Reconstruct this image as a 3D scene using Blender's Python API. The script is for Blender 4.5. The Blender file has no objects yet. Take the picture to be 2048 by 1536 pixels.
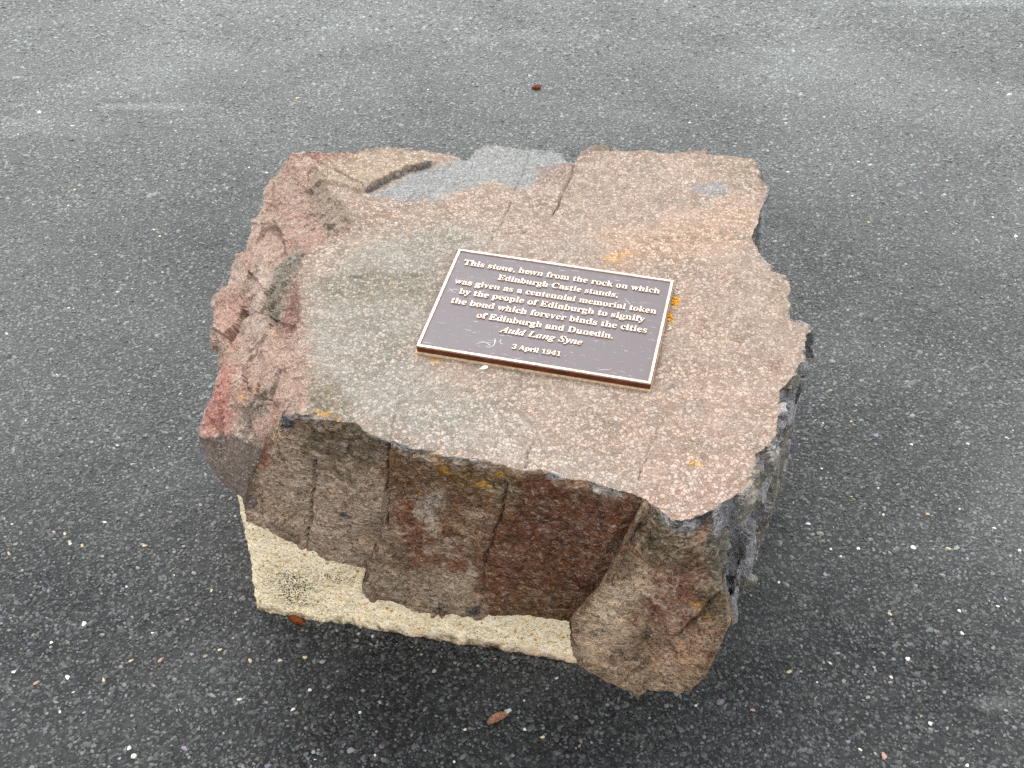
import bpy, bmesh, math, random
import numpy as np
from mathutils import Vector, Matrix

# ------------------------------------------------------------------ camera, sky, sun, exposure
scn = bpy.context.scene
col = scn.collection
R = math.radians

cam_d = bpy.data.cameras.new('camera')
cam_d.sensor_width = 36.0
cam_d.lens = 36.0 * 2350.0 / 2048.0
cam_d.clip_start = 0.05
cam_d.clip_end = 400.0
cam = bpy.data.objects.new('camera', cam_d)
cam.location = (0.0, -1.75, 1.66)
cam.rotation_euler = (R(90 - 39), 0, 0)
col.objects.link(cam)
scn.camera = cam

SUN_EL, SUN_AZ = 60.0, -16.0           # azimuth from +Y (beyond the stone), negative = to the left
world = bpy.data.worlds.new('World')
scn.world = world
world.use_nodes = True
wn, wl = world.node_tree.nodes, world.node_tree.links
wn.clear()
sky = wn.new('ShaderNodeTexSky')
sky.sky_type = 'NISHITA'
sky.sun_disc = False
sky.sun_elevation = R(SUN_EL)
sky.sun_rotation = R(SUN_AZ)
sky.air_density = 1.6
sky.dust_density = 3.0
sky.ozone_density = 1.0
hs = wn.new('ShaderNodeHueSaturation')          # overcast: a grey cloud deck
hs.inputs['Saturation'].default_value = 0.18
bg = wn.new('ShaderNodeBackground')
bg.inputs['Strength'].default_value = 0.15
wo = wn.new('ShaderNodeOutputWorld')
wl.new(sky.outputs[0], hs.inputs['Color'])
deck = wn.new('ShaderNodeMix'); deck.data_type = 'RGBA'      # even cloud deck over the clear-sky glow
deck.inputs[0].default_value = 0.72
deck.inputs[7].default_value = (6.3, 6.5, 6.75, 1)
wl.new(hs.outputs[0], deck.inputs[6])
wl.new(deck.outputs[2], bg.inputs['Color'])
wl.new(bg.outputs[0], wo.inputs['Surface'])

sun_d = bpy.data.lights.new('sun', 'SUN')
sun_d.energy = 1.2
sun_d.angle = R(26)
sun_d.color = (1.0, 0.97, 0.93)
sun = bpy.data.objects.new('sun', sun_d)
sdir = Vector((math.sin(R(SUN_AZ)) * math.cos(R(SUN_EL)), math.cos(R(SUN_AZ)) * math.cos(R(SUN_EL)), math.sin(R(SUN_EL))))
sun.rotation_euler = (-sdir).to_track_quat('-Z', 'Y').to_euler()
col.objects.link(sun)

scn.view_settings.view_transform = 'Standard'
scn.view_settings.look = 'None'
scn.view_settings.gamma = 1.0
scn.view_settings.use_curve_mapping = False
scn.view_settings.exposure = 1.10
scn.render.engine = 'CYCLES'
scn.cycles.use_denoising = False
scn.cycles.max_bounces = 5

# ------------------------------------------------------------------ helpers
def smooth(a, b, x):
    t = np.clip((x - a) / (b - a), 0, 1)
    return t * t * (3 - 2 * t)

def hash3(ix, iy, iz, seed):
    h = (ix.astype(np.int64) * 374761393 + iy.astype(np.int64) * 668265263 + iz.astype(np.int64) * 1274126177 + seed * 974634777) & 0xffffffff
    h = ((h ^ (h >> 13)) * 1274126177) & 0xffffffff
    h = ((h ^ (h >> 16)) * 2246822519) & 0xffffffff
    return (h ^ (h >> 15)) & 0xffffffff

def rnd3(ix, iy, iz, seed):
    return hash3(ix, iy, iz, seed).astype(np.float64) / 4294967295.0

_rg = np.random.default_rng(99)
GT = _rg.uniform(-1, 1, (4096, 3)).astype(np.float32)

def vnoise(P, scale, seed=0):
    """smooth gradient noise, about -1..1"""
    X = P * scale
    If = np.floor(X)
    F = (X - If).astype(np.float32)
    I = If.astype(np.int32)
    W = F * F * F * (F * (F * 6 - 15) + 10)
    hx = [(I[:, 0] + d) * np.int32(73856093) for d in (0, 1)]
    hy = [(I[:, 1] + d) * np.int32(19349663) for d in (0, 1)]
    hz = [(I[:, 2] + d) * np.int32(83492791) + np.int32(seed * 7919) for d in (0, 1)]
    out = np.zeros(len(P), np.float32)
    for dx in (0, 1):
        wx = W[:, 0] if dx else 1 - W[:, 0]
        fx = F[:, 0] - dx
        for dy in (0, 1):
            wxy = wx * (W[:, 1] if dy else 1 - W[:, 1])
            hxy = hx[dx] ^ hy[dy]
            fy = F[:, 1] - dy
            for dz in (0, 1):
                h = hxy ^ hz[dz]
                h = (h ^ (h >> 15)) & 4095
                g = GT[h]
                out += wxy * (W[:, 2] if dz else 1 - W[:, 2]) * (g[:, 0] * fx + g[:, 1] * fy + g[:, 2] * (F[:, 2] - dz))
    return out.astype(np.float64) * 1.4

def fbm(P, scale, octv=4, seed=0, gain=0.5):
    o = np.zeros(len(P)); a = 1.0
    for i in range(octv):
        o += a * vnoise(P, scale * 2.03 ** i, seed + i * 17)
        a *= gain
    return o

def chips(P, scale, seed=0, tilt=1.0, mask=None):
    """broken-rock facets: each cell is its own tilted plane; returns height and cell random"""
    if mask is not None:
        h = np.zeros(len(P)); r = np.full(len(P), .5)
        h[mask], r[mask] = chips(P[mask], scale, seed, tilt)
        return h, r
    X = P * scale
    I = np.floor(X).astype(np.int64)
    best = np.full(len(P), 1e9); bh = np.zeros(len(P)); br = np.zeros(len(P))
    for dx in (-1, 0, 1):
        for dy in (-1, 0, 1):
            for dz in (-1, 0, 1):
                c = I + np.array((dx, dy, dz))
                o = np.stack([rnd3(c[:, 0], c[:, 1], c[:, 2], seed + k) for k in range(3)], 1)
                d = X - (c + o)
                dd = (d * d).sum(1)
                m = dd < best
                if not m.any():
                    continue
                cm = c[m]
                g = np.stack([rnd3(cm[:, 0], cm[:, 1], cm[:, 2], seed + 7 + k) - .5 for k in range(3)], 1)
                r = rnd3(cm[:, 0], cm[:, 1], cm[:, 2], seed + 13)
                best[m] = dd[m]
                bh[m] = (d[m] * g).sum(1) * 2 * tilt + (r - .5)
                br[m] = r
    return bh, br

def seg_dist(U, V, line, side=False):
    """distance to a polyline, and its side (+ = left of travel)"""
    best = np.full(len(U), 1e9); sg = np.zeros(len(U)); par = np.zeros(len(U))
    L = len(line) - 1
    for i in range(L):
        ax, ay = line[i]; bx, by = line[i + 1]
        ex, ey = bx - ax, by - ay
        t = np.clip(((U - ax) * ex + (V - ay) * ey) / (ex * ex + ey * ey), 0, 1)
        dx, dy = U - ax - t * ex, V - ay - t * ey
        d = np.hypot(dx, dy)
        m = d < best
        best[m] = d[m]
        sg[m] = np.sign(ex * dy - ey * dx)[m]
        par[m] = ((i + t) / L)[m]
    return best, sg, par

def in_poly(U, V, poly):
    c = np.zeros(len(U), bool)
    j = len(poly) - 1
    for i in range(len(poly)):
        xi, yi = poly[i]; xj, yj = poly[j]
        if yi != yj:
            c ^= ((yi > V) != (yj > V)) & (U < (xj - xi) * (V - yi) / (yj - yi) + xi)
        j = i
    return c

def poly_mask(U, V, poly, soft):
    d, _, _ = seg_dist(U, V, list(poly) + [poly[0]])
    s = np.where(in_poly(U, V, poly), d, -d)
    return smooth(-soft, soft, s)

def link(name, me, mat=None, parent=None):
    o = bpy.data.objects.new(name, me)
    col.objects.link(o)
    if mat is not None:
        if len(me.materials) == 0:
            me.materials.append(mat)
    if parent is not None:
        o.parent = parent
    return o

def tag(o, label=None, cat=None, group=None, kind=None):
    if label: o['label'] = label
    if cat: o['category'] = cat
    if group: o['group'] = group
    if kind: o['kind'] = kind
    return o

def grid_mesh(name, V, quads, smooth_shade=True):
    me = bpy.data.meshes.new(name)
    me.vertices.add(len(V)); me.vertices.foreach_set('co', V.astype(np.float32).ravel())
    n = len(quads)
    me.loops.add(n * 4); me.loops.foreach_set('vertex_index', quads.astype(np.int32).ravel())
    me.polygons.add(n); me.polygons.foreach_set('loop_start', np.arange(0, n * 4, 4, dtype=np.int32))
    me.polygons.foreach_set('use_smooth', np.full(n, smooth_shade))
    me.update(calc_edges=True)
    return me

def set_col(me, name, C):
    a = me.color_attributes.new(name, 'FLOAT_COLOR', 'POINT')
    a.data.foreach_set('color', np.c_[C, np.ones(len(C))].astype(np.float32).ravel())

def srgb(r, g, b):
    f = lambda c: (c / 255 / 12.92) if c / 255 <= .04045 else ((c / 255 + .055) / 1.055) ** 2.4
    return (f(r), f(g), f(b))

class NT:
    """small node-tree writer"""
    def __init__(self, name):
        self.m = bpy.data.materials.new(name); self.m.use_nodes = True
        self.t = self.m.node_tree; self.t.nodes.clear()
        self.out = self.t.nodes.new('ShaderNodeOutputMaterial')
        self.b = self.t.nodes.new('ShaderNodeBsdfPrincipled')
        self.t.links.new(self.b.outputs[0], self.out.inputs[0])
    def n(self, typ, ins=None, **props):
        nd = self.t.nodes.new('ShaderNode' + typ)
        for k, v in props.items(): setattr(nd, k, v)
        for k, v in (ins or {}).items(): self.put(nd.inputs[k], v)
        return nd
    def put(self, sock, v):
        if isinstance(v, bpy.types.NodeSocket): self.t.links.new(v, sock)
        elif isinstance(v, tuple) and len(v) == 3 and sock.type == 'RGBA': sock.default_value = (*v, 1)
        else: sock.default_value = v
    def coord(self, kind='Object'): return self.n('TexCoord').outputs[kind]
    def noise(self, vec, scale, detail=4, rough=.6, dist=0):
        return self.n('TexNoise', {'Vector': vec, 'Scale': scale, 'Detail': detail, 'Roughness': rough, 'Distortion': dist}).outputs['Fac']
    def ramp(self, fac, stops, interp='LINEAR'):
        r = self.n('ValToRGB', {'Fac': fac}); r.color_ramp.interpolation = interp
        e = r.color_ramp.elements
        while len(e) < len(stops): e.new(.5)
        for q, (p, c) in zip(e, stops):
            q.position = p; q.color = (*c, 1) if isinstance(c, tuple) else (c, c, c, 1)
        return r.outputs['Color']
    def mix(self, fac, a, b, mode='MIX'):
        x = self.n('Mix', data_type='RGBA', blend_type=mode)
        self.put(x.inputs[0], fac); self.put(x.inputs[6], a); self.put(x.inputs[7], b)
        return x.outputs[2]
    def math(self, op, a, b=0.0, clamp=False):
        x = self.n('Math', operation=op, use_clamp=clamp)
        self.put(x.inputs[0], a); self.put(x.inputs[1], b)
        return x.outputs[0]
    def bump(self, h, strength, dist, normal=None):
        i = {'Height': h, 'Strength': strength, 'Distance': dist}
        if normal is not None: i['Normal'] = normal
        return self.n('Bump', i).outputs[0]
    def fin(self, color, rough=.8, normal=None, spec=.5, metal=0.0):
        self.put(self.b.inputs['Base Color'], color); self.put(self.b.inputs['Roughness'], rough)
        self.put(self.b.inputs['Specular IOR Level'], spec); self.put(self.b.inputs['Metallic'], metal)
        if normal is not None: self.put(self.b.inputs['Normal'], normal)
        return self.m

# ------------------------------------------------------------------ materials
def mat_rock():
    k = NT('weathered_basalt')
    co = k.coord()
    base = k.n('Attribute', attribute_name='rock_colour').outputs['Color']
    zone = k.n('SeparateColor', {'Color': k.n('Attribute', attribute_name='rock_zone').outputs['Color']})
    zt, zf = zone.outputs[0], zone.outputs[1]            # crystalline top, streaky face
    def warped(vec, scale, amt):
        w = k.n('TexNoise', {'Vector': vec, 'Scale': scale, 'Detail': 3.0})
        c0 = k.n('VectorMath', {0: w.outputs['Color'], 1: (.5, .5, .5)}, operation='SUBTRACT').outputs[0]
        m = k.n('VectorMath', {0: c0, 1: (amt, amt, amt)}, operation='MULTIPLY').outputs[0]
        return k.n('VectorMath', {0: vec, 1: m}, operation='ADD').outputs[0]
    def flecks(vec, scale):
        ed = k.n('TexVoronoi', {'Vector': vec, 'Scale': scale}, feature='DISTANCE_TO_EDGE').outputs['Distance']
        v1 = k.n('TexVoronoi', {'Vector': vec, 'Scale': scale}, feature='F1')
        rr = k.n('SeparateColor', {'Color': v1.outputs['Color']}).outputs
        return ed, rr
    cw = warped(co, 120.0, .013)
    ed, rr = flecks(cw, 146.0)
    ed2, rr2 = flecks(warped(co, 200.0, .010), 250.0)
    big = k.noise(co, 9.0, 5, .6)
    mid = k.noise(co, 60.0, 4, .65)
    fine = k.noise(co, 420.0, 3, .7)
    grain = k.noise(co, 210.0, 4, .75)
    # crystal mosaic: pale feldspar grains in a darker groundmass
    body = k.ramp(ed, [(.0, 0.0), (.08, .5), (.22, 1.0)])
    lit = k.math('MULTIPLY', body, k.ramp(rr[0], [(.0, .15), (.3, .5), (.55, .9), (1., 1.0)]))
    lit = k.math('MULTIPLY', lit, k.ramp(grain, [(.36, .45), (.56, 1.1)]))
    pale = k.mix(.30, base, srgb(236, 220, 206))
    dark = k.mix(1.0, base, (.48, .45, .42), 'MULTIPLY')
    mos = k.mix(lit, dark, pale)
    tint = k.mix(k.ramp(rr[1], [(.7, 0.0), (.85, .5)]), mos, k.mix(1.0, mos, (1.06, .88, .78), 'MULTIPLY'))
    mos = k.mix(k.ramp(big, [(.40, 0.0), (.72, .62)]), tint, k.mix(k.ramp(grain, [(.35, 0.0), (.65, 1.0)]), k.mix(1.0, base, (.66, .64, .62), 'MULTIPLY'), k.mix(.22, base, srgb(230, 216, 204))))
    # stained face: short pale flecks and dark gaps drawn out along one direction
    st = k.n('Mapping', {'Vector': co, 'Scale': (.8, .8, 1.25), 'Rotation': (0, R(-28), 0)}).outputs[0]
    fe, fr_ = flecks(warped(st, 90.0, .024), 120.0)
    s1 = k.noise(st, 105.0, 6, .74, 1.6)
    fbody = k.math('MULTIPLY', k.ramp(fe, [(.0, 0.0), (.12, .5), (.3, 1.0)]), k.ramp(fr_[0], [(.0, .05), (.5, .35), (.8, 1.0)]))
    fbody = k.math('MULTIPLY', fbody, k.ramp(s1, [(.42, .1), (.56, 1.0)]))
    stc = k.mix(k.ramp(s1, [(.40, 0.0), (.58, 1.0)]), k.mix(1.0, base, (.30, .27, .25), 'MULTIPLY'), k.mix(1.0, base, (1.4, 1.36, 1.32), 'MULTIPLY'))
    stc = k.mix(k.math('MULTIPLY', fbody, .9), stc, k.mix(.5, base, srgb(222, 204, 190)))
    s2 = k.noise(st, 30.0, 5, .65, .8)
    stc = k.mix(k.ramp(s2, [(.45, 0.0), (.72, .6)]), stc, k.mix(1.0, stc, (.72, .60, .50), 'MULTIPLY'))
    # broken sides: speckled
    sp = k.mix(k.ramp(grain, [(.34, 0.0), (.62, 1.0)]), k.mix(1.0, base, (.50, .47, .42), 'MULTIPLY'), k.mix(.16, base, srgb(228, 214, 204)))
    sp = k.mix(k.math('MULTIPLY', k.ramp(rr2[0], [(.80, 0.0), (.86, .7)]), k.ramp(ed2, [(.05, 0.0), (.2, 1.0)])), sp, k.mix(.6, base, srgb(226, 214, 206)))
    sp = k.mix(k.ramp(mid, [(.56, 0.0), (.72, .7)]), sp, k.mix(1.0, sp, (.62, .62, .48), 'MULTIPLY'))
    c = k.mix(zt, sp, mos)
    c = k.mix(zf, c, stc)
    c = k.mix(k.ramp(fine, [(.30, .5), (.46, 0.0)]), c, k.mix(1.0, c, (.38, .36, .35), 'MULTIPLY'))
    h = k.math('ADD', k.math('MULTIPLY', mid, 1.0), k.math('MULTIPLY', fine, .4))
    h = k.math('ADD', h, k.math('MULTIPLY', grain, .5))
    h = k.math('ADD', h, k.math('MULTIPLY', body, .15))
    nm = k.bump(h, 1.0, .0048)
    return k.fin(c, k.ramp(mid, [(.2, .70), (.8, .92)]), nm, .35)

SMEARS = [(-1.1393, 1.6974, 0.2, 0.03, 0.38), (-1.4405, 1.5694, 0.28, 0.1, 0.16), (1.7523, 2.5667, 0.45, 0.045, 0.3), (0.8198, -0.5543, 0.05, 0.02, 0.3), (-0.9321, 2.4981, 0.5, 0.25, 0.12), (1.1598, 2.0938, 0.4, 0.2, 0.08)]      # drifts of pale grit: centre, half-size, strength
def dust_and_sheen(k, vec):
    # pale grit in drifts, plus painted sky sheen far off and shade near the front
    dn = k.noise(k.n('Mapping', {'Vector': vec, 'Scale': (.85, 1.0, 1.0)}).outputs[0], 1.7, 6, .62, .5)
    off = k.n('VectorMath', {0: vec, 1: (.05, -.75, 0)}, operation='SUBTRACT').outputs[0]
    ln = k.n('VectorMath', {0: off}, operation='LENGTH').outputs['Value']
    far = k.n('MapRange', {'Value': ln, 'From Min': .25, 'From Max': 3.0, 'To Min': -.18, 'To Max': .34}).outputs[0]  # sheen and shade gradient put into the colour: darker near, paler with distance
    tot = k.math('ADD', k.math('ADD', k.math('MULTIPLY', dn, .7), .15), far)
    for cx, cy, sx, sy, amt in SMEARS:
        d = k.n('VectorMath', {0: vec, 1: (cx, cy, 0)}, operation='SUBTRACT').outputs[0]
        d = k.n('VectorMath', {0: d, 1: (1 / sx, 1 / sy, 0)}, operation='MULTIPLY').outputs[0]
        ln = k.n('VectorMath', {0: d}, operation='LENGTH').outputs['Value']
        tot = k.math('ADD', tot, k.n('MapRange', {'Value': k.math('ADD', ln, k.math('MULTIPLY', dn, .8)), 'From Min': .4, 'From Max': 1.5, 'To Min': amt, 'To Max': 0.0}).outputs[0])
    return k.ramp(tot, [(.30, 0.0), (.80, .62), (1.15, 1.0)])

def mat_asphalt():
    k = NT('asphalt_binder')
    co = k.coord()
    vo = k.n('TexVoronoi', {'Vector': co, 'Scale': 150.0}, feature='F1')
    r = k.n('SeparateColor', {'Color': vo.outputs['Color']}).outputs[0]
    c = k.ramp(r, [(0., (.006, .0065, .0075)), (.5, (.012, .0125, .0135)), (.9, (.03, .03, .03)), (1., (.1, .1, .095))])
    dust_sheen = dust_and_sheen(k, co)
    c = k.mix(k.math('MULTIPLY', dust_sheen, .7), c, (.195, .204, .195))
    h = k.math('SUBTRACT', 1.0, vo.outputs['Distance'])
    nm = k.bump(k.math('ADD', h, k.noise(co, 500.0, 2)), .8, .003)
    return k.fin(c, .5, nm, .2)

def mat_aggregate():
    k = NT('asphalt_aggregate')
    tone = k.n('Attribute', attribute_name='tone', attribute_type='INSTANCER').outputs['Color']
    geo = k.n('NewGeometry').outputs['Position']
    c = k.mix(k.ramp(k.noise(geo, 700.0, 2), [(.3, 0.0), (.7, .6)]), tone, k.mix(1.0, tone, (1.7, 1.7, 1.7), 'MULTIPLY'))
    dust_sheen = dust_and_sheen(k, geo)
    lum = k.n('RGBToBW', {'Color': tone}).outputs[0]
    per = k.ramp(lum, [(.004, .50), (.012, .75), (.03, 1.0), (.08, 1.15), (.3, 1.3)])
    c = k.mix(k.math('MULTIPLY', dust_sheen, .72), c, k.mix(1.0, per, (.285, .298, .284), 'MULTIPLY'))
    return k.fin(c, k.ramp(k.noise(geo, 90.0, 2), [(.3, .32), (.7, .6)]), k.bump(k.noise(geo, 900.0, 2), .3, .001), .28)

def mat_plain(name, c1, c2, scale, rough=.85, bump=.3, bd=.001, spec=.3, metal=0.0, lo=.35, hi=.65):
    k = NT(name); co = k.coord()
    nz = k.noise(co, scale, 5, .65)
    c = k.mix(k.ramp(nz, [(lo, 0.0), (hi, 1.0)]), c1, c2)
    return k.fin(c, rough, k.bump(k.noise(co, scale * 3, 3), bump, bd), spec, metal)

def mat_plinth():
    k = NT('roughcast_concrete'); co = k.coord()
    att = k.n('SeparateColor', {'Color': k.n('Attribute', attribute_name='plinth_zone').outputs['Color']})
    vo = k.n('TexVoronoi', {'Vector': co, 'Scale': 250.0}, feature='F1')
    r = k.n('SeparateColor', {'Color': vo.outputs['Color']}).outputs
    c = k.ramp(r[0], [(0., srgb(204, 174, 124)), (.16, srgb(230, 208, 166)), (.4, srgb(247, 228, 192)), (1., srgb(252, 241, 216))])
    c = k.mix(k.ramp(k.noise(co, 14.0, 4), [(.42, 0.0), (.75, .45)]), c, srgb(226, 204, 160))
    gaps = k.ramp(vo.outputs['Distance'], [(.6, 0.0), (.9, .6)])
    c = k.mix(gaps, c, srgb(176, 146, 98))
    vs = k.n('TexVoronoi', {'Vector': co, 'Scale': 110.0}, feature='F1')
    q = k.n('SeparateColor', {'Color': vs.outputs['Color']}).outputs
    och = k.math('MULTIPLY', k.ramp(q[1], [(.94, 0.0), (.95, 1.0)]), k.ramp(vs.outputs['Distance'], [(.3, 1.0), (.42, 0.0)]))
    c = k.mix(och, c, srgb(196, 140, 60))
    blk = k.math('MULTIPLY', k.ramp(r[2], [(.955, 0.0), (.96, 1.0)]), k.ramp(vo.outputs['Distance'], [(.3, 1.0), (.42, 0.0)]))
    moss = k.math('MULTIPLY', att.outputs[0], k.ramp(k.noise(co, 300.0, 3, .7), [(.50, 0.0), (.55, 1.0)]))
    c = k.mix(k.math('MAXIMUM', blk, moss), c, srgb(42, 38, 30))
    c = k.mix(k.math('MULTIPLY', att.outputs[1], .7), c, srgb(206, 176, 152))
    dirt = k.math('MULTIPLY', att.outputs[2], k.ramp(k.noise(co, 70.0, 4, .7), [(.35, 0.0), (.6, 1.0)]))
    c = k.mix(dirt, c, srgb(104, 88, 66))
    h = k.math('ADD', k.math('SUBTRACT', 1.0, vo.outputs['Distance']), k.noise(co, 420.0, 2))
    return k.fin(c, .92, k.bump(h, .55, .003), .2)

def mat_plaque_face():
    k = NT('dark_bronze_face'); co = k.coord()
    n1 = k.noise(co, 40.0, 5, .6)
    c = k.mix(k.ramp(n1, [(.3, 0.0), (.7, 1.0)]), (.060, .045, .050), (.105, .084, .090))
    sp = k.ramp(k.noise(co, 260.0, 2, .5), [(.70, 0.0), (.76, .55)])
    c = k.mix(sp, c, srgb(205, 200, 200))
    sc = k.noise(k.n('Mapping', {'Vector': co, 'Scale': (1, 9, 1), 'Rotation': (0, 0, R(35))}).outputs[0], 45.0, 3, .6, .6)
    c = k.mix(k.math('MULTIPLY', k.ramp(sc, [(.655, 0.0), (.70, .5)]), 1.0), c, srgb(190, 186, 190))
    return k.fin(c, k.ramp(n1, [(.3, .46), (.7, .62)]), k.bump(k.noise(co, 500.0, 2), .25, .0006), .6)

def mat_bronze_bright():
    k = NT('polished_bronze'); co = k.coord()
    n1 = k.noise(co, 180.0, 4, .6)
    c = k.mix(k.ramp(n1, [(.35, 0.0), (.72, 1.0)]), (.66, .52, .44), (.34, .235, .175))
    return k.fin(c, k.ramp(n1, [(.3, .38), (.7, .6)]), k.bump(n1, .2, .0006), .5, .75)

M = {
    'rock': mat_rock(), 'asphalt': mat_asphalt(), 'agg': mat_aggregate(), 'plinth': mat_plinth(),
    'face': mat_plaque_face(), 'bronze': mat_bronze_bright(),
    'bronze_side': mat_plain('brown_bronze_edge', srgb(74, 34, 20), srgb(104, 54, 30), 60, .45, .3, .001, .5, .35),
    'mortar': mat_plain('mortar', srgb(206, 176, 140), srgb(160, 134, 104), 120, .9, .5, .002),
    'lichen': mat_plain('orange_lichen', srgb(214, 150, 30), srgb(176, 110, 16), 200, .9, .6, .001),
    'lichen_pale': mat_plain('pale_lichen', srgb(206, 204, 186), srgb(170, 170, 140), 200, .9, .6, .001),
    'leaf': mat_plain('dry_leaf', srgb(164, 108, 88), srgb(204, 164, 136), 220, .8, .6, .001),
    'leaf_orange': mat_plain('orange_leaf', srgb(186, 112, 64), srgb(140, 72, 40), 160, .6, .4, .001),
    'leaf_stub': mat_plain('pale_leaf_stub', srgb(196, 200, 186), srgb(160, 166, 150), 200, .8, .4, .001),
    'bark': mat_plain('red_bark', srgb(126, 58, 38), srgb(74, 34, 24), 150, .85, .7, .002),
    'chip_white': mat_plain('white_stone', srgb(226, 222, 212), srgb(184, 180, 168), 160, .75, .5, .001),
    'chip_cream': mat_plain('cream_stone', srgb(204, 190, 158), srgb(170, 152, 118), 160, .75, .5, .001),
    'chip_pink': mat_plain('pink_stone', srgb(190, 150, 132), srgb(150, 118, 104), 160, .75, .5, .001),
    'chip_grey': mat_plain('grey_stone', srgb(150, 152, 154), srgb(110, 113, 116), 160, .75, .5, .001),
    'white': mat_plain('chalky_white', srgb(240, 238, 232), srgb(206, 204, 196), 120, .9, .4, .001),
    'scratch': mat_plain('pale_scuff', srgb(205, 202, 204), srgb(160, 156, 160), 200, .8, .2, .0005),
}

# ------------------------------------------------------------------ ground
def make_ground():
    xs = np.array([-150, -40, -12, -5, -2.6, -1.3, 0, 1.3, 2.6, 5, 12, 40, 150.])
    ys = np.array([-150, -40, -12, -5, -2.6, -1.3, 0, 1.3, 2.6, 5, 12, 40, 150.])
    V = np.array([(x, y, 0) for y in ys for x in xs]); nx = len(xs)
    q = [(j * nx + i, j * nx + i + 1, (j + 1) * nx + i + 1, (j + 1) * nx + i) for j in range(len(ys) - 1) for i in range(nx - 1)]
    return tag(link('ground', grid_mesh('ground', V, np.array(q)), M['asphalt']), kind='structure')
ground = make_ground()
ground['label'] = 'dark grey asphalt with pale stone flecks'

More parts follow.
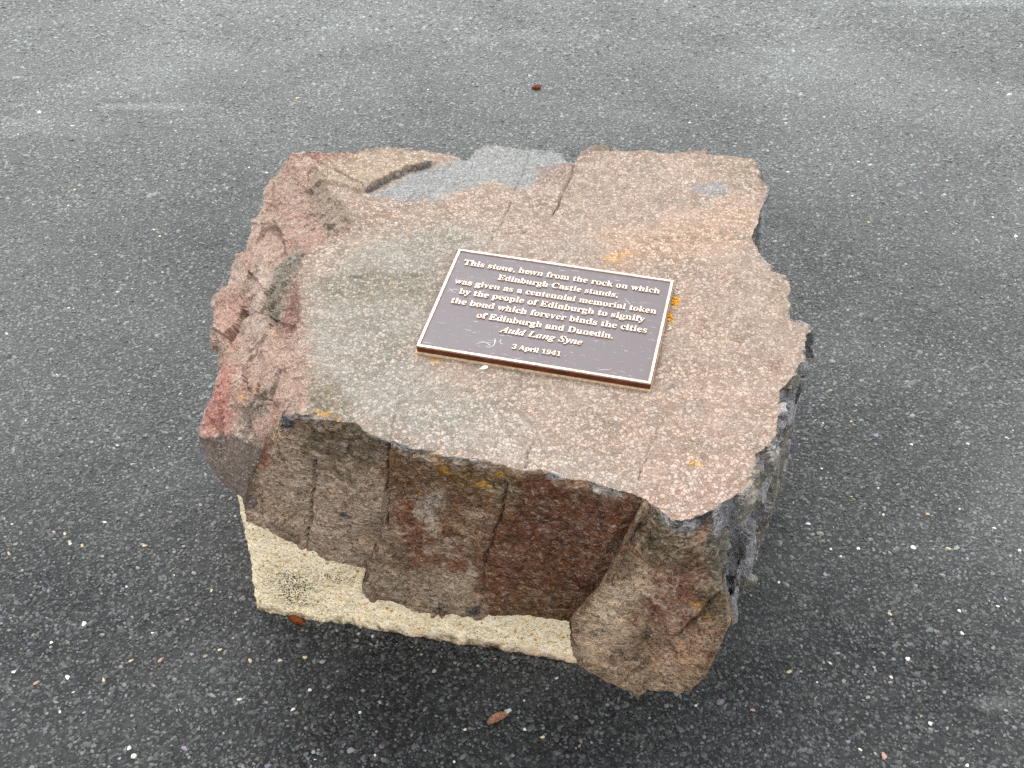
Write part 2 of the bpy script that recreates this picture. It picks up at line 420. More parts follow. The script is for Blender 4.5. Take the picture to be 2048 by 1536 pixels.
def make_aggregate():
    rng = np.random.default_rng(4)
    pts = []
    for y0, y1, sp in ((-1.15, .1, .0061), (.1, 1.1, .0069), (1.1, 2.1, .0082), (2.1, 3.4, .0105)):
        hw = 0.62 + .30 * (y1 + 1.15) + .80
        X, Y = np.meshgrid(np.arange(-hw, hw, sp), np.arange(y0, y1, sp * .9))
        X = X + (np.arange(X.shape[0]) % 2)[:, None] * sp * .5
        P = np.c_[X.ravel(), Y.ravel()]
        P += rng.uniform(-.5, .5, P.shape) * sp
        lim = 0.62 + .30 * (P[:, 1] + 1.15) + .7
        P = P[np.abs(P[:, 0]) < lim]
        pts.append(np.c_[P, np.full(len(P), sp)])
    P = np.concatenate(pts); n = len(P); sp = P[:, 2]
    # grit gathered along the foot of the plinth
    t = rng.random(900); off = rng.exponential(.006, 900) + .001
    ft = np.c_[-.466 + .60 * t + rng.normal(0, .002, 900), -.356 - .124 * t - off]
    tl = rng.random(200)
    fl = np.c_[-.468 + .05 * tl - rng.exponential(.005, 200), -.35 + .40 * tl]
    ft = np.r_[ft, fl]
    P = np.r_[P, np.c_[ft, np.full(len(ft), .0056)]]; n = len(P); sp = P[:, 2]
    # loose density: fewer stones stand proud where the binder is smooth
    keep = rng.random(n) < (.80 + .25 * vnoise(np.c_[P[:, :2], np.zeros(n)], 2.3, 5))
    P, sp = P[keep], sp[keep]; n = len(P)
    size = sp * .5 * np.exp(rng.normal(0, .30, n)) * 1.06
    tone = np.exp(rng.normal(math.log(.028), .60, n))
    u = rng.random(n)
    tone = np.where(u > .975, rng.uniform(.07, .16, n), tone)
    tone = np.where(u > .9985, rng.uniform(.25, .5, n), tone)
    hue = rng.normal(0, .05, (n, 3)) + np.array((.0, .01, .03))
    warm = (u > .93) & (rng.random(n) > .72)
    hue[warm] += np.array((.16, .04, -.16))
    C = np.clip(tone[:, None] * (1 + hue), .008, .8)
    V = np.c_[P[:, :2], -size * .16 + rng.normal(0, .0004, n) + (sp == .0056) * .0022]
    me = bpy.data.meshes.new('aggregate_points')
    me.vertices.add(n); me.vertices.foreach_set('co', V.astype(np.float32).ravel())
    a = me.attributes.new('tone', 'FLOAT_COLOR', 'POINT'); a.data.foreach_set('color', np.c_[C, np.ones(n)].astype(np.float32).ravel())
    a = me.attributes.new('rot', 'FLOAT_VECTOR', 'POINT'); a.data.foreach_set('vector', np.c_[rng.normal(0, .20, (n, 2)), rng.uniform(0, 6.283, n)].astype(np.float32).ravel())
    sc = np.c_[size * rng.uniform(.85, 1.3, n), size * rng.uniform(.65, 1.0, n), size * rng.uniform(.32, .62, n)]
    a = me.attributes.new('siz', 'FLOAT_VECTOR', 'POINT'); a.data.foreach_set('vector', sc.astype(np.float32).ravel())
    a = me.attributes.new('pick', 'INT', 'POINT'); a.data.foreach_set('value', rng.integers(0, 4, n).astype(np.int32))
    o = link('asphalt_aggregate', me, M['agg'], ground)
    tag(o, kind='stuff', label='packed dark stone chippings of the asphalt surface')
    g = bpy.data.node_groups.new('scatter_chippings', 'GeometryNodeTree')
    g.interface.new_socket('Geometry', in_out='INPUT', socket_type='NodeSocketGeometry')
    g.interface.new_socket('Geometry', in_out='OUTPUT', socket_type='NodeSocketGeometry')
    N, L = g.nodes, g.links
    gi, go = N.new('NodeGroupInput'), N.new('NodeGroupOutput')
    def named(nm, typ):
        q = N.new('GeometryNodeInputNamedAttribute'); q.data_type = typ; q.inputs[0].default_value = nm
        return [s for s in q.outputs if s.enabled][0]
    join = N.new('GeometryNodeGeometryToInstance')
    for i in range(4):
        ico = N.new('GeometryNodeMeshIcoSphere'); ico.inputs['Radius'].default_value = 1.0; ico.inputs['Subdivisions'].default_value = 2 if i == 0 else 1
        sp_ = N.new('GeometryNodeSetPosition')
        rv = N.new('FunctionNodeRandomValue'); rv.data_type = 'FLOAT_VECTOR'
        rv.inputs[0].default_value = (-.3, -.3, -.3) if i else (-.16, -.16, -.16)
        rv.inputs[1].default_value = (.3, .3, .3) if i else (.16, .16, .16)
        rv.inputs['Seed'].default_value = i * 7 + 1
        L.new(ico.outputs['Mesh'], sp_.inputs['Geometry'])
        L.new(rv.outputs[0], sp_.inputs['Offset'])
        sm = N.new('GeometryNodeSetMaterial'); sm.inputs['Material'].default_value = M['agg']
        L.new(sp_.outputs[0], sm.inputs['Geometry'])
        sh = N.new('GeometryNodeSetShadeSmooth'); sh.inputs['Shade Smooth'].default_value = False
        L.new(sm.outputs[0], sh.inputs['Geometry'])
        L.new(sh.outputs[0], join.inputs[0])
    m2p = N.new('GeometryNodeMeshToPoints')
    L.new(gi.outputs[0], m2p.inputs['Mesh'])
    iop = N.new('GeometryNodeInstanceOnPoints')
    iop.inputs['Pick Instance'].default_value = True
    L.new(m2p.outputs[0], iop.inputs['Points'])
    L.new(join.outputs[0], iop.inputs['Instance'])
    L.new(named('pick', 'INT'), iop.inputs['Instance Index'])
    e2r = N.new('FunctionNodeEulerToRotation')
    L.new(named('rot', 'FLOAT_VECTOR'), e2r.inputs[0])
    L.new(e2r.outputs[0], iop.inputs['Rotation'])
    L.new(named('siz', 'FLOAT_VECTOR'), iop.inputs['Scale'])
    L.new(iop.outputs[0], go.inputs[0])
    md = o.modifiers.new('chippings', 'NODES'); md.node_group = g
    return o
make_aggregate()

# ------------------------------------------------------------------ boulder
# profile stations round the stone (metres): edge of flat top, outer lip, upper side, lower side, lower rim
ST = np.array([[[-0.3573, 0.2203, 0.6188], [-0.3639, 0.2278, 0.6048], [-0.3691, 0.2339, 0.4888], [-0.3573, 0.2203, 0.3488], [-0.3244, 0.1826, 0.16]],
[[-0.3011, 0.2166, 0.6187], [-0.3071, 0.2245, 0.6047], [-0.3119, 0.2309, 0.4887], [-0.3011, 0.2166, 0.3487], [-0.2708, 0.1767, 0.16]],
[[-0.2412, 0.2243, 0.6198], [-0.2465, 0.2328, 0.6058], [-0.2507, 0.2396, 0.4898], [-0.2412, 0.2243, 0.3498], [-0.2149, 0.1818, 0.16]],
[[-0.1884, 0.2288, 0.6205], [-0.1929, 0.2377, 0.6065], [-0.1965, 0.2449, 0.4905], [-0.1884, 0.2288, 0.3505], [-0.1659, 0.1841, 0.16]],
[[-0.1339, 0.2185, 0.6198], [-0.1375, 0.2278, 0.6058], [-0.1405, 0.2352, 0.4898], [-0.1339, 0.2185, 0.3498], [-0.1154, 0.172, 0.16]],
[[-0.1104, 0.2133, 0.6194], [-0.1137, 0.2228, 0.6054], [-0.1164, 0.2303, 0.4894], [-0.1104, 0.2133, 0.3494], [-0.0939, 0.1662, 0.16]],
[[-0.0941, 0.1953, 0.6177], [-0.0972, 0.2048, 0.6037], [-0.0997, 0.2124, 0.4877], [-0.0941, 0.1953, 0.3477], [-0.0785, 0.1478, 0.16]],
[[-0.0848, 0.192, 0.6174], [-0.0877, 0.2016, 0.6034], [-0.0901, 0.2092, 0.4874], [-0.0848, 0.192, 0.3474], [-0.07, 0.1443, 0.16]],
[[-0.0733, 0.213, 0.6195], [-0.0759, 0.2227, 0.6055], [-0.078, 0.2304, 0.4895], [-0.0733, 0.213, 0.3495], [-0.0602, 0.1648, 0.16]],
[[-0.0505, 0.2393, 0.6223], [-0.0526, 0.249, 0.6083], [-0.0542, 0.2569, 0.4923], [-0.0505, 0.2393, 0.3523], [-0.0403, 0.1903, 0.16]],
[[-0.0131, 0.2356, 0.6221], [-0.0144, 0.2455, 0.6081], [-0.0155, 0.2535, 0.4921], [-0.0131, 0.2356, 0.3521], [-0.0064, 0.1861, 0.16]],
[[0.0335, 0.2237, 0.6212], [0.0331, 0.2336, 0.6072], [0.0328, 0.2416, 0.4912], [0.0335, 0.2237, 0.3512], [0.0355, 0.1737, 0.16]],
[[0.0891, 0.215, 0.6206], [0.0899, 0.2249, 0.6066], [0.0905, 0.2329, 0.4906], [0.0891, 0.215, 0.3506], [0.0851, 0.1651, 0.16]],
[[0.1065, 0.1808, 0.6173], [0.1077, 0.1907, 0.6033], [0.1087, 0.1987, 0.4873], [0.1065, 0.1808, 0.3473], [0.1002, 0.1312, 0.16]],
[[0.1158, 0.1839, 0.6176], [0.1172, 0.1938, 0.6036], [0.1184, 0.2018, 0.4876], [0.1158, 0.1839, 0.3476], [0.1085, 0.1345, 0.16]],
[[0.1307, 0.2114, 0.6204], [0.1324, 0.2212, 0.6064], [0.1337, 0.2291, 0.4904], [0.1307, 0.2114, 0.3504], [0.1223, 0.1621, 0.16]],
[[0.1637, 0.2209, 0.6216], [0.166, 0.2307, 0.6076], [0.1678, 0.2384, 0.4916], [0.1637, 0.2209, 0.3516], [0.1521, 0.1723, 0.16]],
[[0.2242, 0.2221, 0.622], [0.2276, 0.2315, 0.608], [0.2303, 0.239, 0.492], [0.2242, 0.2221, 0.352], [0.207, 0.1751, 0.16]],
[[0.2655, 0.2168, 0.6217], [0.2697, 0.2259, 0.6077], [0.2731, 0.2332, 0.4917], [0.2655, 0.2168, 0.3517], [0.2447, 0.1714, 0.16]],
[[0.2927, 0.21, 0.6211], [0.2974, 0.2189, 0.6071], [0.3011, 0.226, 0.4911], [0.2927, 0.21, 0.3511], [0.2695, 0.1658, 0.16]],
[[0.3481, 0.2079, 0.6212], [0.3535, 0.2163, 0.6072], [0.3578, 0.2231, 0.4912], [0.3481, 0.2079, 0.3512], [0.3209, 0.166, 0.16]],
[[0.4029, 0.2026, 0.621], [0.409, 0.2105, 0.607], [0.4139, 0.2168, 0.491], [0.4029, 0.2026, 0.351], [0.3722, 0.1631, 0.16]],
[[0.4383, 0.1926, 0.6201], [0.4449, 0.2001, 0.6061], [0.4502, 0.2061, 0.4901], [0.4383, 0.1926, 0.3501], [0.4054, 0.155, 0.16]],
[[0.4484, 0.1796, 0.6189], [0.4511, 0.1826, 0.6049], [0.4511, 0.1826, 0.4789], [0.4484, 0.1796, 0.3489], [0.4144, 0.1429, 0.2]],
[[0.4457, 0.1495, 0.6159], [0.4485, 0.1524, 0.6019], [0.4485, 0.1524, 0.4759], [0.4457, 0.1495, 0.3459], [0.4106, 0.114, 0.2]],
[[0.4445, 0.1293, 0.6139], [0.4474, 0.1321, 0.5999], [0.4474, 0.1321, 0.4739], [0.4445, 0.1293, 0.3439], [0.4085, 0.0946, 0.2]],
[[0.4498, 0.1108, 0.612], [0.4528, 0.1135, 0.598], [0.4528, 0.1135, 0.472], [0.4498, 0.1108, 0.342], [0.4127, 0.0773, 0.2]],
[[0.4542, 0.0986, 0.6108], [0.4572, 0.1012, 0.5968], [0.4572, 0.1012, 0.4708], [0.4542, 0.0986, 0.3408], [0.4163, 0.0659, 0.2]],
[[0.4435, 0.0583, 0.6068], [0.4467, 0.0607, 0.5928], [0.4467, 0.0607, 0.4668], [0.4435, 0.0583, 0.3368], [0.4042, 0.0274, 0.2]],
[[0.431, 0.0219, 0.6031], [0.4343, 0.0243, 0.5891], [0.4343, 0.0243, 0.4631], [0.431, 0.0219, 0.3331], [0.3904, -0.0071, 0.2]],
[[0.4188, -0.0135, 0.5995], [0.4222, -0.0113, 0.5855], [0.4222, -0.0113, 0.4595], [0.4188, -0.0135, 0.3295], [0.3768, -0.0405, 0.2]],
[[0.4071, -0.0412, 0.5966], [0.4105, -0.0392, 0.5826], [0.4105, -0.0392, 0.4566], [0.4071, -0.0412, 0.3266], [0.3639, -0.0664, 0.2]],
[[0.4087, -0.059, 0.5949], [0.4123, -0.0571, 0.5809], [0.4123, -0.0571, 0.4549], [0.4087, -0.059, 0.3249], [0.3646, -0.0825, 0.2]],
[[0.413, -0.0752, 0.5933], [0.4167, -0.0735, 0.5793], [0.4167, -0.0735, 0.4533], [0.413, -0.0752, 0.3233], [0.368, -0.0969, 0.2]],
[[0.4149, -0.0965, 0.5912], [0.4185, -0.095, 0.5772], [0.4185, -0.095, 0.4512], [0.4149, -0.0965, 0.3212], [0.3688, -0.1159, 0.2]],
[[0.4191, -0.1123, 0.5896], [0.4228, -0.1109, 0.5756], [0.4228, -0.1109, 0.4496], [0.4191, -0.1123, 0.3196], [0.3722, -0.1297, 0.2]],
[[0.429, -0.128, 0.5881], [0.4328, -0.1267, 0.5741], [0.4328, -0.1267, 0.4481], [0.429, -0.128, 0.3181], [0.3814, -0.1432, 0.2]],
[[0.4397, -0.1383, 0.5871], [0.4435, -0.1372, 0.5731], [0.4435, -0.1372, 0.4471], [0.4397, -0.1383, 0.3171], [0.3916, -0.152, 0.2]],
[[0.451, -0.1537, 0.5856], [0.4549, -0.1528, 0.5716], [0.4549, -0.1528, 0.4456], [0.451, -0.1537, 0.3156], [0.4024, -0.1653, 0.2]],
[[0.4509, -0.1688, 0.5841], [0.4548, -0.168, 0.5701], [0.4548, -0.168, 0.4441], [0.4509, -0.1688, 0.3141], [0.4019, -0.1787, 0.2]],
[[0.4443, -0.2034, 0.5806], [0.4483, -0.2029, 0.5666], [0.4483, -0.2029, 0.4406], [0.4443, -0.2034, 0.3106], [0.3946, -0.2092, 0.2]],
[[0.4362, -0.2466, 0.5763], [0.4402, -0.2465, 0.5623], [0.4402, -0.2465, 0.4363], [0.4362, -0.2466, 0.3063], [0.3862, -0.2469, 0.2]],
[[0.4436, -0.2584, 0.5751], [0.4476, -0.2585, 0.5611], [0.4476, -0.2585, 0.4351], [0.4436, -0.2584, 0.3051], [0.3936, -0.2572, 0.2]],
[[0.4584, -0.2724, 0.5738], [0.4623, -0.2727, 0.5598], [0.4623, -0.2727, 0.4338], [0.4584, -0.2724, 0.3038], [0.4084, -0.2695, 0.2]],
[[0.4503, -0.3044, 0.5706], [0.4543, -0.3049, 0.5566], [0.4543, -0.3049, 0.4306], [0.4503, -0.3044, 0.3006], [0.4008, -0.2975, 0.2]],
[[0.4379, -0.3443, 0.5665], [0.4418, -0.3453, 0.5525], [0.4418, -0.3453, 0.4265], [0.4379, -0.3443, 0.2965], [0.3894, -0.3323, 0.2]],
[[0.4304, -0.3616, 0.5648], [0.4361, -0.3633, 0.5508], [0.4361, -0.3633, 0.4248], [0.4266, -0.3605, 0.2948], [0.3825, -0.3474, 0.2]],
[[0.4116, -0.3882, 0.562], [0.4172, -0.3904, 0.548], [0.4172, -0.3904, 0.422], [0.4079, -0.3867, 0.292], [0.365, -0.3701, 0.2]],
[[0.3939, -0.4059, 0.5602], [0.3994, -0.4084, 0.5462], [0.3994, -0.4084, 0.4202], [0.3903, -0.4042, 0.2902], [0.3485, -0.385, 0.2]],
[[0.3928, -0.4265, 0.5581], [0.3981, -0.4293, 0.5441], [0.3981, -0.4293, 0.4181], [0.3892, -0.4247, 0.2881], [0.3484, -0.4034, 0.2]],
[[0.3841, -0.4488, 0.5558], [0.3892, -0.4518, 0.5418], [0.3892, -0.4518, 0.4158], [0.3806, -0.4467, 0.2858], [0.3412, -0.423, 0.2]],
[[0.3818, -0.4765, 0.553], [0.3867, -0.4799, 0.539], [0.3867, -0.4799, 0.413], [0.3785, -0.4742, 0.283], [0.3406, -0.4481, 0.2]],
[[0.3758, -0.4959, 0.5511], [0.3805, -0.4996, 0.5371], [0.3805, -0.4996, 0.4111], [0.3726, -0.4935, 0.2811], [0.336, -0.4656, 0.2]],
[[0.3639, -0.5169, 0.5489], [0.3715, -0.5234, 0.5349], [0.3761, -0.5273, 0.4089], [0.37, -0.5221, 0.2789], [0.3412, -0.4974, 0.2]],
[[0.3511, -0.5272, 0.5478], [0.3584, -0.534, 0.5338], [0.3628, -0.5381, 0.4078], [0.357, -0.5327, 0.2778], [0.3291, -0.5068, 0.2]],
[[0.3423, -0.53, 0.5475], [0.3495, -0.5369, 0.5335], [0.3538, -0.5411, 0.4075], [0.348, -0.5355, 0.2775], [0.3207, -0.5091, 0.2]],
[[0.3348, -0.5522, 0.5452], [0.3416, -0.5595, 0.5312], [0.3457, -0.5639, 0.4052], [0.3403, -0.5581, 0.2752], [0.3144, -0.5303, 0.2]],
[[0.3227, -0.5838, 0.542], [0.3289, -0.5916, 0.528], [0.3327, -0.5963, 0.402], [0.3277, -0.5901, 0.272], [0.3038, -0.5605, 0.2]],
[[0.3149, -0.5954, 0.5408], [0.3209, -0.6033, 0.5208], [0.321, -0.5996, 0.44], [0.3319, -0.5867, 0.33], [0.3395, -0.5741, 0.27]],
[[0.3021, -0.6094, 0.5394], [0.3055, -0.6143, 0.5194], [0.3055, -0.5857, 0.42], [0.3258, -0.5839, 0.31], [0.3356, -0.58, 0.27]],
[[0.2802, -0.6214, 0.538], [0.2823, -0.6248, 0.526], [0.2755, -0.6568, 0.4761], [0.3006, -0.6605, 0.3828], [0.3102, -0.6611, 0.3293]],
[[0.2671, -0.6351, 0.5366], [0.2691, -0.6386, 0.5246], [0.265, -0.6554, 0.4747], [0.2935, -0.6598, 0.3713], [0.3033, -0.659, 0.285]],
[[0.2547, -0.6384, 0.5362], [0.2566, -0.642, 0.5242], [0.2519, -0.654, 0.443], [0.2738, -0.6557, 0.3283], [0.2922, -0.657, 0.2262]],
[[0.2398, -0.6468, 0.5353], [0.2415, -0.6505, 0.5233], [0.2409, -0.652, 0.4306], [0.2577, -0.652, 0.3125], [0.2792, -0.6535, 0.1963]],
[[0.2136, -0.6493, 0.5349], [0.2151, -0.653, 0.5229], [0.2239, -0.648, 0.4158], [0.2391, -0.6468, 0.2834], [0.2595, -0.6471, 0.1466]],
[[0.2039, -0.6391, 0.5359], [0.2053, -0.6428, 0.5239], [0.2013, -0.6402, 0.4016], [0.2115, -0.6375, 0.2718], [0.2361, -0.6393, 0.1411]],
[[0.1972, -0.6313, 0.5366], [0.1986, -0.6351, 0.5246], [0.1783, -0.6322, 0.3873], [0.1764, -0.6256, 0.2569], [0.1939, -0.6253, 0.1296]],
[[0.1892, -0.6227, 0.5374], [0.1906, -0.6265, 0.5254], [0.1583, -0.6252, 0.3739], [0.1442, -0.6146, 0.2433], [0.1637, -0.616, 0.136]],
[[0.1843, -0.6166, 0.538], [0.1857, -0.6204, 0.526], [0.1427, -0.6197, 0.3645], [0.111, -0.6037, 0.2356], [0.1261, -0.6046, 0.15]],
[[0.1821, -0.6114, 0.5385], [0.1766, -0.6392, 0.552], [0.1289, -0.615, 0.358], [0.088, -0.5981, 0.2732], [0.0968, -0.5961, 0.1689]],
[[0.1789, -0.6088, 0.5388], [0.1758, -0.6037, 0.5205], [0.1308, -0.5615, 0.3046], [0.1004, -0.5413, 0.2228], [0.0972, -0.5353, 0.1841]],
[[0.1671, -0.6035, 0.5393], [0.1683, -0.6073, 0.5273], [0.1135, -0.5679, 0.332], [0.0856, -0.5471, 0.2392], [0.0747, -0.5374, 0.1916]],
[[0.1344, -0.5936, 0.5401], [0.1354, -0.5975, 0.5281], [0.0754, -0.5606, 0.3698], [0.039, -0.5335, 0.2492], [0.0241, -0.5194, 0.1772]],
[[0.1038, -0.5774, 0.5415], [0.1044, -0.5814, 0.5295], [0.0498, -0.5565, 0.4017], [0.0031, -0.5232, 0.2585], [-0.0163, -0.5041, 0.1588]],
[[0.0696, -0.5727, 0.5418], [0.0698, -0.5767, 0.5298], [0.0249, -0.5459, 0.3948], [-0.02, -0.5152, 0.2598], [-0.0584, -0.4888, 0.1441]],
[[0.0387, -0.5626, 0.5427], [0.0386, -0.5666, 0.5307], [-0.0066, -0.5352, 0.3908], [-0.0518, -0.5038, 0.2509], [-0.0905, -0.4768, 0.131]],
[[0.018, -0.5579, 0.543], [0.0176, -0.5619, 0.531], [-0.0308, -0.5282, 0.3868], [-0.0791, -0.4945, 0.2425], [-0.1206, -0.4657, 0.1189]],
[[-0.0167, -0.5477, 0.5439], [-0.0176, -0.5516, 0.5319], [-0.0688, -0.5162, 0.3837], [-0.1201, -0.4808, 0.2355], [-0.164, -0.4505, 0.1084]],
[[-0.0651, -0.5354, 0.5448], [-0.0666, -0.5391, 0.5328], [-0.1135, -0.5045, 0.3882], [-0.1603, -0.4699, 0.2435], [-0.2004, -0.4402, 0.1195]],
[[-0.1039, -0.5296, 0.5452], [-0.1059, -0.5331, 0.5332], [-0.1516, -0.4968, 0.3902], [-0.1973, -0.4605, 0.2473], [-0.2366, -0.4294, 0.1247]],
[[-0.1384, -0.5171, 0.5463], [-0.1407, -0.5204, 0.5343], [-0.1785, -0.4881, 0.398], [-0.2163, -0.4558, 0.2617], [-0.2487, -0.4281, 0.1449]],
[[-0.1477, -0.5143, 0.5465], [-0.1501, -0.5175, 0.5345], [-0.1835, -0.4889, 0.4164], [-0.2168, -0.4603, 0.2983], [-0.2454, -0.4359, 0.1971]],
[[-0.1747, -0.5036, 0.5475], [-0.1773, -0.5066, 0.5355], [-0.211, -0.4839, 0.4244], [-0.2446, -0.4613, 0.3134], [-0.2734, -0.4418, 0.2183]],
[[-0.2, -0.49, 0.5487], [-0.2029, -0.4928, 0.5367], [-0.2422, -0.4705, 0.428], [-0.2815, -0.4483, 0.3193], [-0.3152, -0.4292, 0.2261]],
[[-0.2189, -0.4713, 0.5504], [-0.222, -0.4739, 0.5384], [-0.2662, -0.4548, 0.4321], [-0.3105, -0.4357, 0.3258], [-0.3484, -0.4194, 0.2346]],
[[-0.2353, -0.4653, 0.551], [-0.2385, -0.4677, 0.539], [-0.2884, -0.4476, 0.4369], [-0.3383, -0.4274, 0.3348], [-0.3811, -0.4101, 0.2473]],
[[-0.257, -0.4652, 0.5509], [-0.2603, -0.4675, 0.5389], [-0.3136, -0.4444, 0.4419], [-0.367, -0.4212, 0.3449], [-0.4127, -0.4013, 0.2617]],
[[-0.2888, -0.4591, 0.5513], [-0.3235, -0.4515, 0.5428], [-0.3505, -0.4354, 0.4623], [-0.4087, -0.4066, 0.3501], [-0.4343, -0.3912, 0.2724]],
[[-0.2992, -0.451, 0.5521], [-0.3602, -0.389, 0.515], [-0.3982, -0.4157, 0.47], [-0.4274, -0.4052, 0.387], [-0.4335, -0.3962, 0.3232]],
[[-0.2998, -0.4349, 0.5537], [-0.3855, -0.364, 0.51], [-0.4351, -0.385, 0.455], [-0.455, -0.3856, 0.3848], [-0.4443, -0.3821, 0.3217]],
[[-0.299, -0.4175, 0.5554], [-0.4197, -0.3348, 0.5], [-0.4662, -0.3727, 0.44], [-0.4796, -0.3693, 0.375], [-0.4642, -0.3732, 0.33]],
[[-0.3016, -0.3967, 0.5575], [-0.4497, -0.3077, 0.49], [-0.4954, -0.3569, 0.425], [-0.501, -0.3391, 0.38], [-0.4944, -0.3354, 0.33]],
[[-0.3057, -0.3756, 0.5596], [-0.4592, -0.285, 0.487], [-0.4968, -0.3389, 0.425], [-0.482, -0.3365, 0.345], [-0.4474, -0.3308, 0.25]],
[[-0.3099, -0.3541, 0.5617], [-0.4658, -0.258, 0.483], [-0.4947, -0.2976, 0.435], [-0.4798, -0.2963, 0.355], [-0.4449, -0.2932, 0.25]],
[[-0.3141, -0.3322, 0.5639], [-0.4702, -0.2331, 0.48], [-0.4856, -0.2703, 0.445], [-0.4706, -0.2697, 0.365], [-0.4356, -0.2683, 0.25]],
[[-0.3169, -0.3099, 0.5661], [-0.4779, -0.1925, 0.48], [-0.4859, -0.2094, 0.45], [-0.471, -0.2105, 0.37], [-0.4361, -0.2131, 0.25]],
[[-0.3205, -0.2815, 0.5689], [-0.5103, -0.1287, 0.465], [-0.5103, -0.1287, 0.395], [-0.4956, -0.1319, 0.315], [-0.4614, -0.1392, 0.25]],
[[-0.3272, -0.2406, 0.5729], [-0.5175, -0.0652, 0.465], [-0.5175, -0.0652, 0.395], [-0.5033, -0.0698, 0.315], [-0.4699, -0.0806, 0.25]],
[[-0.3373, -0.1983, 0.5771], [-0.5312, -0.0444, 0.46], [-0.5312, -0.0444, 0.39], [-0.5171, -0.0494, 0.31], [-0.484, -0.061, 0.25]],
[[-0.3462, -0.161, 0.5808], [-0.5269, -0.0356, 0.47], [-0.5269, -0.0356, 0.4], [-0.5129, -0.0408, 0.32], [-0.48, -0.0529, 0.25]],
[[-0.3511, -0.1291, 0.5839], [-0.506, -0.0179, 0.49], [-0.506, -0.0179, 0.42], [-0.4921, -0.0237, 0.34], [-0.4598, -0.037, 0.25]],
[[-0.3553, -0.0965, 0.5872], [-0.4918, 0.0236, 0.505], [-0.4918, 0.0236, 0.435], [-0.4784, 0.0169, 0.355], [-0.4471, 0.0012, 0.25]],
[[-0.325, -0.0565, 0.5913], [-0.4806, 0.0482, 0.52], [-0.4806, 0.0482, 0.45], [-0.4675, 0.0409, 0.37], [-0.4369, 0.0238, 0.25]],
[[-0.2857, -0.0265, 0.5945], [-0.4711, 0.0681, 0.535], [-0.4711, 0.0681, 0.465], [-0.4583, 0.0603, 0.385], [-0.4283, 0.0421, 0.25]],
[[-0.2706, 0.0128, 0.5985], [-0.4591, 0.1043, 0.555], [-0.4591, 0.1043, 0.485], [-0.4468, 0.0958, 0.405], [-0.418, 0.0759, 0.25]],
[[-0.2938, 0.0535, 0.6025], [-0.4547, 0.13, 0.565], [-0.4547, 0.13, 0.495], [-0.4427, 0.121, 0.415], [-0.4147, 0.1, 0.25]],
[[-0.3224, 0.0895, 0.6059], [-0.4475, 0.1658, 0.58], [-0.4475, 0.1658, 0.51], [-0.436, 0.1562, 0.43], [-0.4091, 0.1339, 0.25]],
[[-0.3456, 0.1355, 0.6104], [-0.4345, 0.191, 0.59], [-0.4345, 0.191, 0.52], [-0.4234, 0.1809, 0.44], [-0.3974, 0.1574, 0.25]],
[[-0.3595, 0.1766, 0.6144], [-0.4242, 0.1937, 0.602], [-0.4242, 0.1937, 0.532], [-0.4132, 0.1835, 0.452], [-0.3875, 0.1597, 0.25]],
[[-0.3715, 0.1992, 0.6166], [-0.4142, 0.2061, 0.615], [-0.4142, 0.2061, 0.545], [-0.4035, 0.1956, 0.465], [-0.3785, 0.1712, 0.25]],
[[-0.3825, 0.2139, 0.618], [-0.4093, 0.2162, 0.622], [-0.4093, 0.2162, 0.552], [-0.3988, 0.2055, 0.472], [-0.3741, 0.1807, 0.25]]])
CEN = np.array((0.052, -0.2489, 0.5741))
TOPN = np.array((-0.005154, -0.099357, 0.995038))
EH = np.array((0.95257, -0.30432, 0.0))           # along the front face
HN = np.array((-0.30432, -0.95257, 0.0))           # out of the front face
FQ = np.array((-0.1747, -0.5036, 0.5475))

def fcoord(P):
    d = P - FQ
    return d @ EH, P[:, 2]

